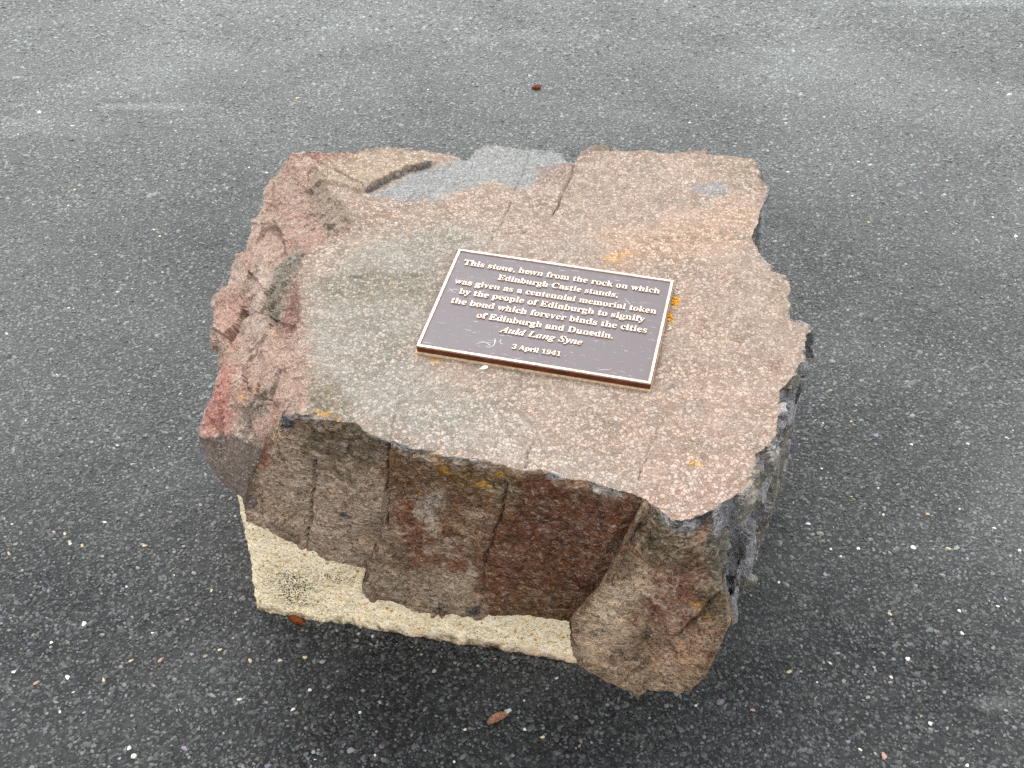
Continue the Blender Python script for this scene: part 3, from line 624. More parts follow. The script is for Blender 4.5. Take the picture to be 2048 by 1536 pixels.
def make_boulder():
    K = len(ST)
    nxt = np.roll(ST, -1, 0)
    seg = np.linalg.norm(nxt - ST, axis=2)[:, :4].mean(1) + .002
    cum = np.r_[0, np.cumsum(seg)]
    NU = 1350
    u = np.arange(NU) / NU * cum[-1]
    k = np.searchsorted(cum, u, side='right') - 1
    t = ((u - cum[k]) / seg[k])[:, None]
    kf = k + t[:, 0]
    ring = [ST[k, r] * (1 - t) + nxt[k, r] * t for r in range(5)]
    Bm = ring[4]
    inw = CEN - Bm; inw[:, 2] = 0; inw /= np.linalg.norm(inw, axis=1)[:, None]
    under = Bm + inw * .05; under[:, 2] = np.maximum(Bm[:, 2] + .02, .312)
    bk = (kf > FRONT0 - 2) & (kf < BLOCK1 + .3)                     # the near block hangs free of the plinth
    under[bk] = (Bm + inw * .085)[bk]; under[bk, 2] = Bm[bk, 2] + .012
    under2 = Bm + inw * .16; under2[:, 2] = .318
    rings = [np.tile(CEN, (NU, 1))] + ring + [under, under2, np.tile(np.array((CEN[0], CEN[1], .33)), (NU, 1))]
    counts = [150, 56, 70, 58, 42, 12, 3, 3]
    rows, vpar = [], []
    for i, c in enumerate(counts):
        for j in range(c):
            w = j / c
            if i == 0: w = (w + .0015) ** .8
            rows.append(rings[i] * (1 - w) + rings[i + 1] * w); vpar.append(i + w)
    rows.append(rings[-1] + 0); vpar.append(len(counts))
    G = np.array(rows)                       # NV, NU, 3
    NV = len(G)
    vp = np.repeat(np.array(vpar)[:, None], NU, 1).ravel()
    kp = np.tile(kf, NV)
    du = np.roll(G, -1, 1) - np.roll(G, 1, 1)
    dv = np.gradient(G, axis=0)
    # smooth the frame a little so that displacement does not tear at the lips
    def blur(A, n):
        for _ in range(n):
            A = (A + np.roll(A, 1, 1) + np.roll(A, -1, 1)) / 3
            B = A.copy(); B[1:-1] = (A[:-2] + A[1:-1] + A[2:]) / 3; A = B
        return A
    Nn = np.cross(dv, du)
    Nn /= (np.linalg.norm(Nn, axis=2)[:, :, None] + 1e-12)
    Nn[:2] = TOPN; Nn[-2:] = (0, 0, -1)
    if (Nn[100] @ TOPN).mean() < 0: Nn = -Nn
    Nn[:2] = TOPN; Nn[-2:] = (0, 0, -1)
    Nn = blur(Nn, 6); Nn /= (np.linalg.norm(Nn, axis=2)[:, :, None] + 1e-12)
    P0 = G.reshape(-1, 3); Nf = Nn.reshape(-1, 3)
    P = P0.copy()
    # --- zones
    top = smooth(1.04, .98, vp)
    is_left = (kp > LEFT0) & (kp < K - .2)
    is_front = (kp > FRONT0) & (kp <= LEFT0)
    is_right = (kp > RIGHT0) & (kp <= FRONT0)
    block = (kp > FRONT0) & (kp < BLOCK1)
    slope = np.where(is_left, smooth(.92, 1.05, vp) * smooth(3.4, 2.9, vp), 0)
    right = np.where(is_right, smooth(1.0, 1.06, vp), 0)
    front = np.where(is_front, smooth(1.3, 2.0, vp), 0)
    lip = np.where(is_front | is_right, smooth(.985, 1.1, vp) * smooth(2.25, 1.3, vp), 0)
    # the front breaks in slabs that move straight out, not sideways
    fw = np.where(is_front, smooth(1.05, 1.4, vp) * smooth(5.3, 5.0, vp), 0)[:, None]
    Nf = Nf * (1 - fw) + HN * fw
    # --- shape noise
    calm = smooth(.0, .45, vp)                                   # bed under the plaque stays flat
    jag = np.stack([fbm(P, 34, 3, s, .55) for s in (1, 2, 3)], 1)
    jag2 = np.stack([fbm(P, 120, 2, s, .55) for s in (11, 12, 13)], 1)
    edge_amt = np.exp(-((vp - 1.0) / .08) ** 2) * .0024 + (vp > 1) * .0020 + slope * .001
    P += jag * edge_amt[:, None] + jag2 * (edge_amt * .45)[:, None]
    side = (vp > .93) & (vp < 5.4)
    c1, r1 = chips(P + jag * .003, 15, 21, 1.0, side & ((kp > RIGHT0) | (vp < 2)))
    c0, r0 = chips(P + jag * .004, 9, 31, 1.0, side & (kp > FRONT0) & (vp > 1.2))
    lay_ = P @ np.array(((.92, .38, .10), (-.30, .55, .20), (.3, .1, 1.5))).T      # long cleavage planes of the left flank
    cs, rs = chips(lay_ + jag * .001, 13, 33, 1.2, side & (kp > LEFT0) & (vp < 4))
    c2, r2 = chips(P * np.array((1, 1, .6)) + jag * .0015, 40, 41, 1.0, side & (kp > RIGHT0))
    c3, r3 = chips(np.c_[P[:, 0] * .8, P[:, 1], P[:, 2] * 2.2] + jag * .004, 26, 61, .8, (vp > .98) & (vp < 2.3) & (kp > RIGHT0))
    D = np.zeros(len(P))
    D += top * calm * (fbm(P, 7, 3, 70) * .0028 + fbm(P, 40, 3, 71) * .0008) + top * fbm(P, 150, 2, 72) * .0004
    D += slope * (fbm(P, 8, 3, 80) * .004 + cs * .0080 + c1 * .0035 + c2 * .0016 + fbm(P, 60, 4, 81, .55) * .0010)
    D += right * (c1 * .014 + c2 * .0052 + fbm(P, 30, 4, 90, .5) * .0008)
    D += front * (fbm(P, 7, 3, 100) * .006 + c0 * .0062 + c1 * .0046 + fbm(P, 45, 4, 101, .6) * .0018 + c2 * .0022)
    D += lip * (np.maximum(c2, -.2) * -.0045 + c3 * .0035 + fbm(P, 18, 3, 105) * .003)
    back = (kp <= RIGHT0) & (vp > 1)
    D += back * (c1 * .008 + fbm(P, 20, 4, 110) * .004)
    P += Nf * D[:, None]
    # --- traced relief on the top
    X, Y = P[:, 0] + jag[:, 0] * .003, P[:, 1] + jag[:, 1] * .003
    upper = smooth(1.25, 1.0, vp) + slope
    upper = np.clip(upper, 0, 1)
    H = np.zeros(len(P))
    def step(line, A, decay, width=.003, fade=.12):
        d, sg, par = seg_dist(X, Y, line)
        s = d * sg
        env = smooth(0, fade, par) * smooth(1, 1 - fade, par)
        return A * env * smooth(-width, width, s) * np.exp(-np.maximum(s, 0) / decay)
    def crack(line, depth, width, fade=.08):
        d, sg, par = seg_dist(X, Y, line)
        env = smooth(0, fade, par) * smooth(1, 1 - fade, par) * np.clip(.65 + .7 * fbm(P, 25, 2, 140), .15, 1.2)
        return -depth * env * np.exp(-(d / width) ** 2)
    for line, A, dec, wd in STEPS:
        H += step(line, A, dec, wd)
    for line, dp, wd in CRACKS:
        H += crack(line, dp * 1.2, wd * .85)
    P += (upper * H)[:, None] * TOPN
    # --- traced relief on the front face
    fu, fz = fcoord(P)
    X, Y = fu + jag[:, 0] * .003, fz + jag[:, 1] * .003
    H = np.zeros(len(P))
    for line, A, dec, wd in FSTEPS:
        H += step(line, A, dec, wd)
    for line, dp, wd in FCRACKS:
        H += crack(line, dp * 1.25, wd * .85)
    ff = np.where(is_front, smooth(1.02, 1.25, vp), 0)
    P += (ff * H)[:, None] * HN
    # --- keep the bed of the plaque clear
    hgt = (P - CEN) @ TOPN
    pl = poly_mask(P[:, 0], P[:, 1], PLAQUE_BED, .012)
    P -= (pl * top * (hgt + .0015))[:, None] * TOPN
    # --- colour zones
    X = P[:, 0] + fbm(P, 16, 3, 200) * .016 + jag2[:, 0] * .004
    Y = P[:, 1] + fbm(P, 16, 3, 210) * .016 + jag2[:, 1] * .004
    big = fbm(P, 5, 4, 220); med = fbm(P, 22, 4, 230); fin = fbm(P, 85, 3, 240)
    C = np.tile(np.array(srgb(*TOP_BASE)), (len(P), 1))
    def lay(mask, rgb, amt=1.0):
        m = np.clip(mask * amt, 0, 1)[:, None]
        C[:] = C * (1 - m) + np.array(srgb(*rgb)) * m
    lay(smooth(-.1, .5, big), (180, 153, 136), .5)
    lay(smooth(.1, .6, med), (150, 138, 126), .5)
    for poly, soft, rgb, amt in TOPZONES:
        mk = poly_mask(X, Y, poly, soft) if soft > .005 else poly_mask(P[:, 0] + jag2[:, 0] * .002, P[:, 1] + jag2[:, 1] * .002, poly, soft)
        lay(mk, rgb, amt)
    lay(smooth(.25, .7, fin + med * .5), (128, 118, 106), .45)
    # left slope
    Cs = C.copy()
    C[:] = np.array(srgb(158, 130, 112))
    lay(smooth(-.1, .4, big), (172, 136, 118), .8)
    lay(smooth(.1, .55, med), (132, 120, 102), .55)
    lay(smooth(.15, .5, -med), (176, 152, 138), .7)
    lay((rs > .78) * 1.0, (150, 104, 92), .55)
    lay((rs < .22) * 1.0, (176, 150, 136), .5)
    lay((r2 > .86) * 1.0, (188, 168, 156), .6)
    lay(smooth(.3, .7, fbm(P, 11, 3, 250)), (116, 108, 92), .55)
    C = C * np.array((1.06, 1.09, 1.10))
    for poly, soft, rgb, amt in SLOPEZONES:
        lay(poly_mask(X, Y, poly, soft) * smooth(3.08, 2.95, vp + fin * .10), rgb, amt)
    lay(smooth(2.95, 3.1, vp + fin * .10) * 1.0, (112, 96, 84), .9)
    w = np.clip(slope * smooth(.97, 1.02, vp + fin * .02), 0, 1)[:, None]
    w = np.maximum(w, (is_left & (vp > 2)).astype(float)[:, None])
    C = Cs * (1 - w) + C * w
    # front
    Cs = C.copy()
    U = fu + fbm(P, 14, 4, 260) * .030 + jag2[:, 0] * .004
    Z = fz + fbm(P, 14, 4, 270) * .030 + jag2[:, 1] * .004
    C[:] = np.array(srgb(*FRONT_BASE))
    lay(smooth(-.1, .5, big), (122, 94, 66), .6)
    lay(smooth(.0, .5, med), (86, 72, 48), .6)
    lay((r0 > .7) * smooth(-.3, .2, med), (124, 108, 94), .55)
    lay((r0 < .25) * smooth(-.3, .2, med), (84, 60, 42), .5)
    for poly, soft, rgb, amt, on_block in FRONTZONES:
        mk = poly_mask(U, Z, poly, soft) if soft > .0045 else poly_mask(fu + jag2[:, 0] * .003, fz + jag2[:, 1] * .003, poly, soft)
        lay(mk * (block if on_block else ~block), rgb, amt)
    lay(smooth(.2, .55, fbm(P, 30, 4, 280)) * (1 - .6 * poly_mask(U, Z, FRONTZONES[5][0], .02)), (160, 146, 130), .6)
    w = (np.where(is_front, smooth(1.0, 1.22, vp + fin * .1), 0))[:, None]
    C *= np.array((1.22, 1.13, 1.02))
    C = Cs * (1 - w) + C * w
    # right face and the freshly broken lip: blue-grey
    Cs = C.copy()
    C[:] = np.array(srgb(126, 129, 136))
    lay((r2 > .66) * 1.0, (170, 173, 178), .7)
    lay((r2 < .34) * 1.0, (58, 61, 68), .9)
    lay((r1 > .8) * 1.0, (96, 90, 68), .75)
    lay(smooth(.2, .5, med), (110, 104, 84), .6)
    w = np.where(is_right | back, smooth(1.0, 1.05, vp), 0)
    w = np.maximum(w, lip * smooth(.0, .25, med + .12) * (vp > .99) * .85)
    cm = poly_mask(fu, fz, CORNER_GREY, .012)
    w = np.maximum(w, np.where(is_front, cm * (vp > 1.0), 0))
    w = w[:, None]
    C = Cs * (1 - w) + C * w
    # lichen stains
    ly = smooth(.30, .42, fbm(P, 70, 3, 300))
    for x, y, r_ in TOP_LICHEN:
        lay(np.exp(-(np.hypot(P[:, 0] - x, P[:, 1] - y) / r_) ** 2) * ly * 1.6 * (vp < 2.2), (198, 148, 36))
    for a, z, r_ in FRONT_LICHEN:
        lay(np.exp(-(np.hypot(fu - a, fz - z) / r_) ** 2) * ly * is_front * (vp > 1.02), (176, 128, 30))
    zt = np.clip(top + (1 - smooth(.99, 1.03, vp)), 0, 1) * (1 - .0)
    blue = poly_mask(P[:, 0], P[:, 1], TOPZONES[0][0], .02)
    zt = np.clip(zt * (1 - .85 * blue) + slope * .25, 0, 1)
    zf = np.where(is_front, smooth(1.03, 1.25, vp), 0)
    # --- mesh
    i = np.arange(NV - 1)[:, None] * NU; j = np.arange(NU)[None, :]; j2 = (j + 1) % NU
    quads = np.stack([i + j, i + NU + j, i + NU + j2, i + j2], -1).reshape(-1, 4)
    v0 = P[quads[:200000:997]]
    me = grid_mesh('boulder', P, quads)
    qv, qk = vp[quads[:, 0]], kp[quads[:, 0]]
    me.polygons.foreach_set('use_smooth', ~(qv > 1.01))       # broken sides keep hard facets
    set_col(me, 'rock_colour', np.clip(C, 0, 1))
    set_col(me, 'rock_zone', np.c_[zt, zf, np.zeros(len(P))])
    bm_n = me.polygons[NU * 60].normal
    if bm_n.z < 0:
        me.flip_normals()
    return me

RIGHT0, FRONT0, BLOCK1, LEFT0 = 22.5, 59.5, 69.5, 87.5
TOP_BASE = (168, 149, 134)
FRONT_BASE = (126, 110, 92)
# traced outlines (metres; x, y on the top, distance along and height on the front)
STEPS = [([(-0.2689, 0.089), (-0.258, 0.0965), (-0.2444, 0.1162), (-0.2332, 0.1223), (-0.2195, 0.1439), (-0.2035, 0.1484), (-0.1936, 0.1641), (-0.1772, 0.1656), (-0.1522, 0.1765), (-0.128, 0.1908)], 0.011, 0.06, 0.0016), ([(-0.3467, 0.1293), (-0.323, 0.1199), (-0.2996, 0.1105), (-0.2692, 0.0921)], 0.008, 0.03, 0.003), ([(-0.356, -0.0854), (-0.3274, -0.0465), (-0.2874, -0.0225), (-0.2645, 0.0068)], -0.008, 0.03, 0.003), ([(-0.1264, -0.1396), (-0.1513, -0.1343), (-0.1756, -0.1406), (-0.2087, -0.1365), (-0.2496, -0.1388), (-0.2739, -0.1425)], -0.002, 0.05, 0.002), ([(-0.3328, -0.2426), (-0.3587, -0.1741), (-0.3483, -0.1165), (-0.3669, -0.0562), (-0.3794, 0.0071)], -0.01, 0.04, 0.003), ([(-0.3888, -0.3567), (-0.3933, -0.2821), (-0.4357, -0.1748), (-0.4465, -0.0879), (-0.4313, 0.0053)], -0.012, 0.05, 0.004), ([(-0.4443, -0.1897), (-0.4654, -0.1188), (-0.4586, -0.0592)], -0.01, 0.03, 0.003), ([(0.1081, 0.176), (0.1006, 0.1445), (0.0855, 0.0908)], 0.004, 0.03, 0.002), ([(-0.0395, 0.1115), (0.0322, 0.1079), (0.0782, 0.1525), (0.108, 0.1728)], -0.002, 0.06, 0.003)]
CRACKS = [([(0.1141, 0.1888), (0.1087, 0.1413), (0.0899, 0.0908), (0.0705, 0.0246), (0.0523, -0.0206)], 0.008, 0.0022), ([(0.0335, 0.2253), (0.019, 0.1451), (0.0054, 0.099), (-0.0122, 0.0252), (-0.0257, -0.0256)], 0.004, 0.0018), ([(0.0478, -0.0317), (-0.0205, -0.0257), (-0.0549, -0.017)], 0.003, 0.0018), ([(-0.0717, -0.0308), (-0.0291, -0.0242), (-0.0412, -0.072)], 0.003, 0.0016), ([(-0.2739, -0.1425), (-0.209, -0.1327), (-0.1592, -0.1394), (-0.1189, -0.1242)], 0.003, 0.0016), ([(-0.1845, -0.1302), (-0.1426, -0.1434), (-0.1019, -0.1347)], 0.0025, 0.0015), ([(-0.173, -0.5075), (-0.1712, -0.4736), (-0.1645, -0.4234)], 0.004, 0.002), ([(0.018, -0.5598), (0.0239, -0.5274), (0.0365, -0.4845)], 0.006, 0.0018), ([(0.167, -0.6052), (0.1856, -0.5422), (0.2126, -0.4756), (0.2225, -0.4459)], 0.003, 0.0018), ([(-0.2463, 0.0126), (-0.1805, 0.0704), (-0.1481, 0.1309)], 0.002, 0.002), ([(-0.1097, 0.1938), (-0.1307, 0.1463), (-0.1473, 0.1154)], 0.003, 0.002), ([(0.1501, -0.0324), (0.2772, -0.0402), (0.4039, -0.0453)], 0.0025, 0.0016)]
FSTEPS = [([(-0.0624, 0.2517), (-0.034, 0.3449), (-0.016, 0.4284), (-0.0005, 0.5431)], -0.009, 0.1, 0.002), ([(-0.0642, 0.4322), (-0.0436, 0.4343), (-0.0167, 0.4224)], 0.012, 0.04, 0.002), ([(-0.2983, 0.3017), (-0.2191, 0.293), (-0.1484, 0.2921)], -0.016, 0.08, 0.005), ([(0.3848, 0.5163), (0.3825, 0.4432), (0.4007, 0.3842), (0.3782, 0.2706)], 0.006, 0.06, 0.004), ([(0.3895, 0.5475), (0.4247, 0.5293), (0.4596, 0.516)], -0.014, 0.03, 0.004)]
FCRACKS = [([(0.0001, 0.5485), (-0.0152, 0.4286), (-0.0294, 0.3341)], 0.014, 0.0026), ([(-0.1302, 0.4657), (-0.1577, 0.3515), (-0.1836, 0.2203)], 0.014, 0.0024), ([(-0.2193, 0.5477), (-0.2516, 0.451), (-0.2825, 0.3407)], 0.01, 0.0024), ([(0.1735, 0.5177), (0.1613, 0.4362), (0.1299, 0.3042), (0.1152, 0.1529)], 0.01, 0.0024), ([(-0.1025, 0.3083), (-0.0827, 0.2106)], 0.005, 0.002), ([(0.4967, 0.4194), (0.424, 0.2645), (0.3618, 0.1383)], 0.01, 0.003), ([(-0.0433, 0.4367), (-0.0294, 0.4182), (-0.0118, 0.4297)], 0.006, 0.0025), ([(0.3685, 0.5008), (0.3696, 0.3951), (0.3813, 0.296)], 0.003, 0.003)]
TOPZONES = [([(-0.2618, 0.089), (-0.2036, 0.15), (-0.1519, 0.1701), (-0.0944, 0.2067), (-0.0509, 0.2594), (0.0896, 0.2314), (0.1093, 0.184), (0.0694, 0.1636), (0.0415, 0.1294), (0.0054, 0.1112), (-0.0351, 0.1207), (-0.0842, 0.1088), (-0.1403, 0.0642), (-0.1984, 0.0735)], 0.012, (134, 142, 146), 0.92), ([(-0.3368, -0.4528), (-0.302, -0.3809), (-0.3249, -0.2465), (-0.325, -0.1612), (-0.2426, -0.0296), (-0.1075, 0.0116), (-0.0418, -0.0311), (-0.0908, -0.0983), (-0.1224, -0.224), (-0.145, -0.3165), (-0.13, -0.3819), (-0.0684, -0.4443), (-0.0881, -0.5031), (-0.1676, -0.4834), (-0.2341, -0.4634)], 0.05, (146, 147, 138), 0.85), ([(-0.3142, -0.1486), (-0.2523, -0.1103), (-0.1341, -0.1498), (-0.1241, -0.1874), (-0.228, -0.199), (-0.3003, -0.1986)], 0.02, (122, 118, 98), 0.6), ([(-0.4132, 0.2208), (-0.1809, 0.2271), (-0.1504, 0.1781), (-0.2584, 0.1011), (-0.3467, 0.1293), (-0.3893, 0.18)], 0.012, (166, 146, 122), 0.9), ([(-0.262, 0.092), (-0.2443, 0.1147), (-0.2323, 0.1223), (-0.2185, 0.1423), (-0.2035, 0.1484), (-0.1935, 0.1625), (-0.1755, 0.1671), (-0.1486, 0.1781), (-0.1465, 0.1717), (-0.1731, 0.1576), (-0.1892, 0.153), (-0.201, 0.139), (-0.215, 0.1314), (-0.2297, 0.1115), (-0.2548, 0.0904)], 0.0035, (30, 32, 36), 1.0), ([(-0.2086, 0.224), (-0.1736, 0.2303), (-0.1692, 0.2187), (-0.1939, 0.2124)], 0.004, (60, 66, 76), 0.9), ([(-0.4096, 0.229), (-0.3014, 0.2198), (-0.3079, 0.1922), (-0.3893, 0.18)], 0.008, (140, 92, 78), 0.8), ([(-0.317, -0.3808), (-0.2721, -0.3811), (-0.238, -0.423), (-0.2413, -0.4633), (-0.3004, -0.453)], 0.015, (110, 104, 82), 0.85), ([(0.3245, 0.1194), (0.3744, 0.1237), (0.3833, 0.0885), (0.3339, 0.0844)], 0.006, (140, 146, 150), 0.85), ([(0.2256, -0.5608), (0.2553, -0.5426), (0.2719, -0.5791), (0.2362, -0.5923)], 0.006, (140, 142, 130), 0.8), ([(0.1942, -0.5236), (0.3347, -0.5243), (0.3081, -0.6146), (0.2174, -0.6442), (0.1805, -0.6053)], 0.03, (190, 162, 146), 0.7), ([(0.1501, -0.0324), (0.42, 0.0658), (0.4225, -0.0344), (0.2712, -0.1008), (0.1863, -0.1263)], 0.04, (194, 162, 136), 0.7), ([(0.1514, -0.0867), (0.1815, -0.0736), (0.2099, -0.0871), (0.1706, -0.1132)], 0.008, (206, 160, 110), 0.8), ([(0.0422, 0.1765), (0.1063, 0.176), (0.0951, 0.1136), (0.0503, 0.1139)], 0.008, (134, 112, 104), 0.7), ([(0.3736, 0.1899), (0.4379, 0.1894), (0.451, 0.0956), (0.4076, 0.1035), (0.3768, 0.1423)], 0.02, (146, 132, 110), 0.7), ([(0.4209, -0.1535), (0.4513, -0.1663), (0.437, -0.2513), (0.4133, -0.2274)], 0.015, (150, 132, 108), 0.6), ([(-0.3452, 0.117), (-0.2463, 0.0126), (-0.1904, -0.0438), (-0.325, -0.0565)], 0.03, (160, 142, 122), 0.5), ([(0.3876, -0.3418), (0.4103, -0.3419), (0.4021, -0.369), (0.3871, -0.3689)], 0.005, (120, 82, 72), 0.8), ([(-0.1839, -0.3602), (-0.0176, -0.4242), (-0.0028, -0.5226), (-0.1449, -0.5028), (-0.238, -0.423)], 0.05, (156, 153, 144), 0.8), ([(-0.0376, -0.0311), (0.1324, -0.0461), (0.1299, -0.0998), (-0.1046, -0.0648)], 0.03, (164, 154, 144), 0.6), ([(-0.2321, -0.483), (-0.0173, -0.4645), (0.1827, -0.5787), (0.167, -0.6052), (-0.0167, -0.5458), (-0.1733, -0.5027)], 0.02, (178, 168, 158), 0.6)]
SLOPEZONES = [([(-0.3729, -0.2087), (-0.3596, -0.1597), (-0.3428, -0.1308), (-0.3326, -0.1879), (-0.3416, -0.2291), (-0.3637, -0.2425)], 0.008, (130, 80, 68), 0.9), ([(-0.3208, -0.0386), (-0.2901, -0.0065), (-0.2796, 0.0181), (-0.2793, -0.0259)], 0.008, (146, 84, 74), 0.9), ([(-0.414, -0.1308), (-0.3854, -0.0401), (-0.3551, -0.071), (-0.3801, -0.1879), (-0.3983, -0.2018)], 0.012, (88, 86, 72), 0.85), ([(-0.5226, -0.0753), (-0.4889, -0.0449), (-0.452, -0.105), (-0.4623, -0.1903), (-0.4779, -0.2175)], 0.02, (176, 132, 114), 0.8), ([(-0.49, -0.3821), (-0.4903, -0.1994), (-0.4589, -0.2329), (-0.4359, -0.3585), (-0.4539, -0.3879)], 0.014, (166, 96, 82), 0.95), ([(-0.4701, 0.0399), (-0.4434, 0.2166), (-0.3768, 0.2939), (-0.351, 0.0906), (-0.4016, -0.0562)], 0.03, (166, 136, 118), 0.6), ([(-0.3536, 0.1684), (-0.2658, 0.027), (-0.2847, -0.0385), (-0.3554, 0.0439)], 0.02, (120, 110, 90), 0.6), ([(-0.4458, -0.32), (-0.3774, -0.2296), (-0.3261, -0.3075), (-0.3543, -0.3806)], 0.03, (160, 124, 106), 0.5), ([(-0.4296, -0.3446), (-0.3695, -0.3567), (-0.3667, -0.3982), (-0.4091, -0.4155)], 0.01, (92, 78, 58), 0.85)]
FRONTZONES = [([(-0.2609, 0.4708), (-0.1294, 0.5099), (-0.0073, 0.5037), (-0.0282, 0.3591), (-0.0836, 0.2034), (-0.297, 0.2661)], 0.03, (160, 147, 134), 0.9, 0), ([(-0.1218, 0.5545), (0.0017, 0.549), (-0.0126, 0.4579), (-0.0928, 0.4322), (-0.1458, 0.4609)], 0.02, (80, 72, 52), 0.85, 0), ([(-0.2505, 0.5176), (-0.1959, 0.5226), (-0.2192, 0.4267), (-0.2707, 0.387)], 0.015, (128, 78, 56), 0.9, 0), ([(-0.3331, 0.4378), (-0.2662, 0.4466), (-0.2869, 0.3331), (-0.3279, 0.3688)], 0.015, (116, 96, 84), 0.8, 0), ([(0.0005, 0.5382), (0.1659, 0.547), (0.1546, 0.4566), (0.0811, 0.3969), (0.0016, 0.4052), (-0.0126, 0.4579)], 0.02, (104, 76, 48), 0.9, 0), ([(0.1725, 0.528), (0.3685, 0.5339), (0.3483, 0.4218), (0.2756, 0.2373), (0.2676, 0.1999), (0.1147, 0.1426), (0.1288, 0.329)], 0.018, (96, 58, 30), 0.97, 0), ([(0.1931, 0.4807), (0.3097, 0.5089), (0.2974, 0.3794), (0.1818, 0.3609)], 0.03, (84, 48, 25), 0.7, 0), ([(-0.0153, 0.3995), (0.0513, 0.4219), (0.1006, 0.3311), (0.1127, 0.2588), (0.0117, 0.2597)], 0.02, (108, 66, 42), 0.8, 0), ([(0.0323, 0.4724), (0.0633, 0.4713), (0.0647, 0.3913), (0.046, 0.3607), (0.0349, 0.4164)], 0.008, (168, 164, 156), 0.85, 0), ([(-0.078, 0.1987), (0.1219, 0.2754), (0.1106, 0.1481), (-0.0827, 0.1264)], 0.03, (150, 138, 122), 0.8, 0), ([(0.1355, 0.5269), (0.1874, 0.5381), (0.178, 0.4757), (0.143, 0.4527)], 0.012, (78, 64, 22), 0.85, 0), ([(0.0529, 0.5277), (0.1361, 0.5377), (0.1349, 0.5161), (0.0583, 0.5026)], 0.01, (96, 76, 28), 0.7, 0), ([(0.2858, 0.2709), (0.3283, 0.369), (0.3819, 0.4535), (0.3988, 0.3028), (0.3287, 0.1615)], 0.02, (176, 158, 136), 0.9, 1), ([(0.3775, 0.5239), (0.461, 0.5013), (0.4725, 0.4535), (0.3888, 0.4559), (0.3662, 0.4796)], 0.015, (88, 76, 54), 0.9, 1), ([(0.3964, 0.448), (0.4601, 0.4385), (0.4681, 0.3529), (0.4214, 0.2997), (0.388, 0.3569)], 0.02, (124, 84, 70), 0.8, 1), ([(0.4416, 0.4102), (0.4889, 0.4274), (0.4967, 0.3525), (0.4491, 0.3224)], 0.015, (80, 70, 46), 0.85, 1), ([(0.4286, 0.3026), (0.5048, 0.3441), (0.4944, 0.2315), (0.406, 0.1941)], 0.02, (164, 134, 110), 0.8, 1), ([(0.3438, 0.181), (0.4655, 0.2192), (0.4565, 0.1435), (0.3619, 0.1357)], 0.015, (160, 142, 120), 0.7, 1), ([(-0.1889, 0.5583), (-0.1681, 0.5621), (-0.1501, 0.5516), (-0.1539, 0.5263), (-0.1727, 0.5165), (-0.1905, 0.5295)], 0.004, (40, 44, 54), 1.0, 0), ([(-0.1075, 0.344), (-0.0953, 0.358), (-0.0854, 0.3442), (-0.0969, 0.3353)], 0.002, (40, 42, 50), 0.9, 0), ([(0.0368, 0.1533), (0.0551, 0.1636), (0.058, 0.1434), (0.037, 0.1347)], 0.003, (36, 40, 52), 0.9, 0), ([(0.0945, 0.167), (0.1157, 0.1924), (0.1157, 0.1616), (0.098, 0.1542)], 0.003, (36, 40, 52), 0.9, 0), ([(0.4484, 0.5272), (0.4648, 0.5177), (0.4623, 0.5018), (0.4438, 0.5036)], 0.005, (134, 84, 36), 0.7, 1), ([(0.2276, 0.2775), (0.2674, 0.2803), (0.2676, 0.2068), (0.1501, 0.1646), (0.1609, 0.2244)], 0.02, (96, 74, 34), 0.6, 0), ([(0.0353, 0.3323), (0.1018, 0.3501), (0.0914, 0.3152), (0.041, 0.3029)], 0.008, (172, 162, 150), 0.6, 0), ([(0.0707, 0.2558), (0.1226, 0.2886), (0.1208, 0.2553), (0.0774, 0.2317)], 0.01, (158, 148, 136), 0.6, 0), ([(-0.2217, 0.2793), (-0.0972, 0.2847), (-0.1123, 0.2399), (-0.2102, 0.2441)], 0.02, (138, 124, 110), 0.5, 0), ([(0.3288, 0.3578), (0.3628, 0.4147), (0.3808, 0.3542), (0.3493, 0.2343), (0.3112, 0.2062)], 0.02, (190, 176, 158), 0.7, 1), ([(0.3845, 0.4115), (0.3957, 0.4583), (0.404, 0.44), (0.388, 0.3569), (0.3775, 0.2825), (0.3682, 0.3146)], 0.006, (186, 172, 150), 0.7, 1)]
CORNER_GREY = [(0.3829, 0.5454), (0.4138, 0.5396), (0.4609, 0.5703), (0.4789, 0.5855), (0.4984, 0.4037), (0.4777, 0.4287), (0.4668, 0.4829), (0.4563, 0.5149), (0.426, 0.5138), (0.4014, 0.5237)]
TOP_LICHEN = [(0.2606, -0.2083, 0.012), (0.2476, -0.2442, 0.011), (0.1719, -0.0935, 0.02), (-0.2658, -0.4381, 0.02), (-0.1817, -0.1709, 0.012), (-0.4035, -0.3385, 0.016), (0.3308, -0.5749, 0.012), (0.2578, -0.5518, 0.012), (0.219, -0.3187, 0.006), (-0.1241, -0.3497, 0.018)]
FRONT_LICHEN = [(0.1571, 0.5124, 0.03), (0.0904, 0.5234, 0.022), (-0.2121, 0.5158, 0.01), (0.46, 0.5111, 0.01), (0.47, 0.3707, 0.02), (0.1405, 0.4798, 0.02)]
PLAQUE_BED = [(-0.0938, -0.078), (0.2701, -0.1655), (0.2068, -0.4151), (-0.1572, -0.3276)]
boulder = link('boulder', make_boulder(), M['rock'])
tag(boulder, 'rough-hewn pinkish grey memorial boulder with a flat top carrying the plaque', 'boulder')

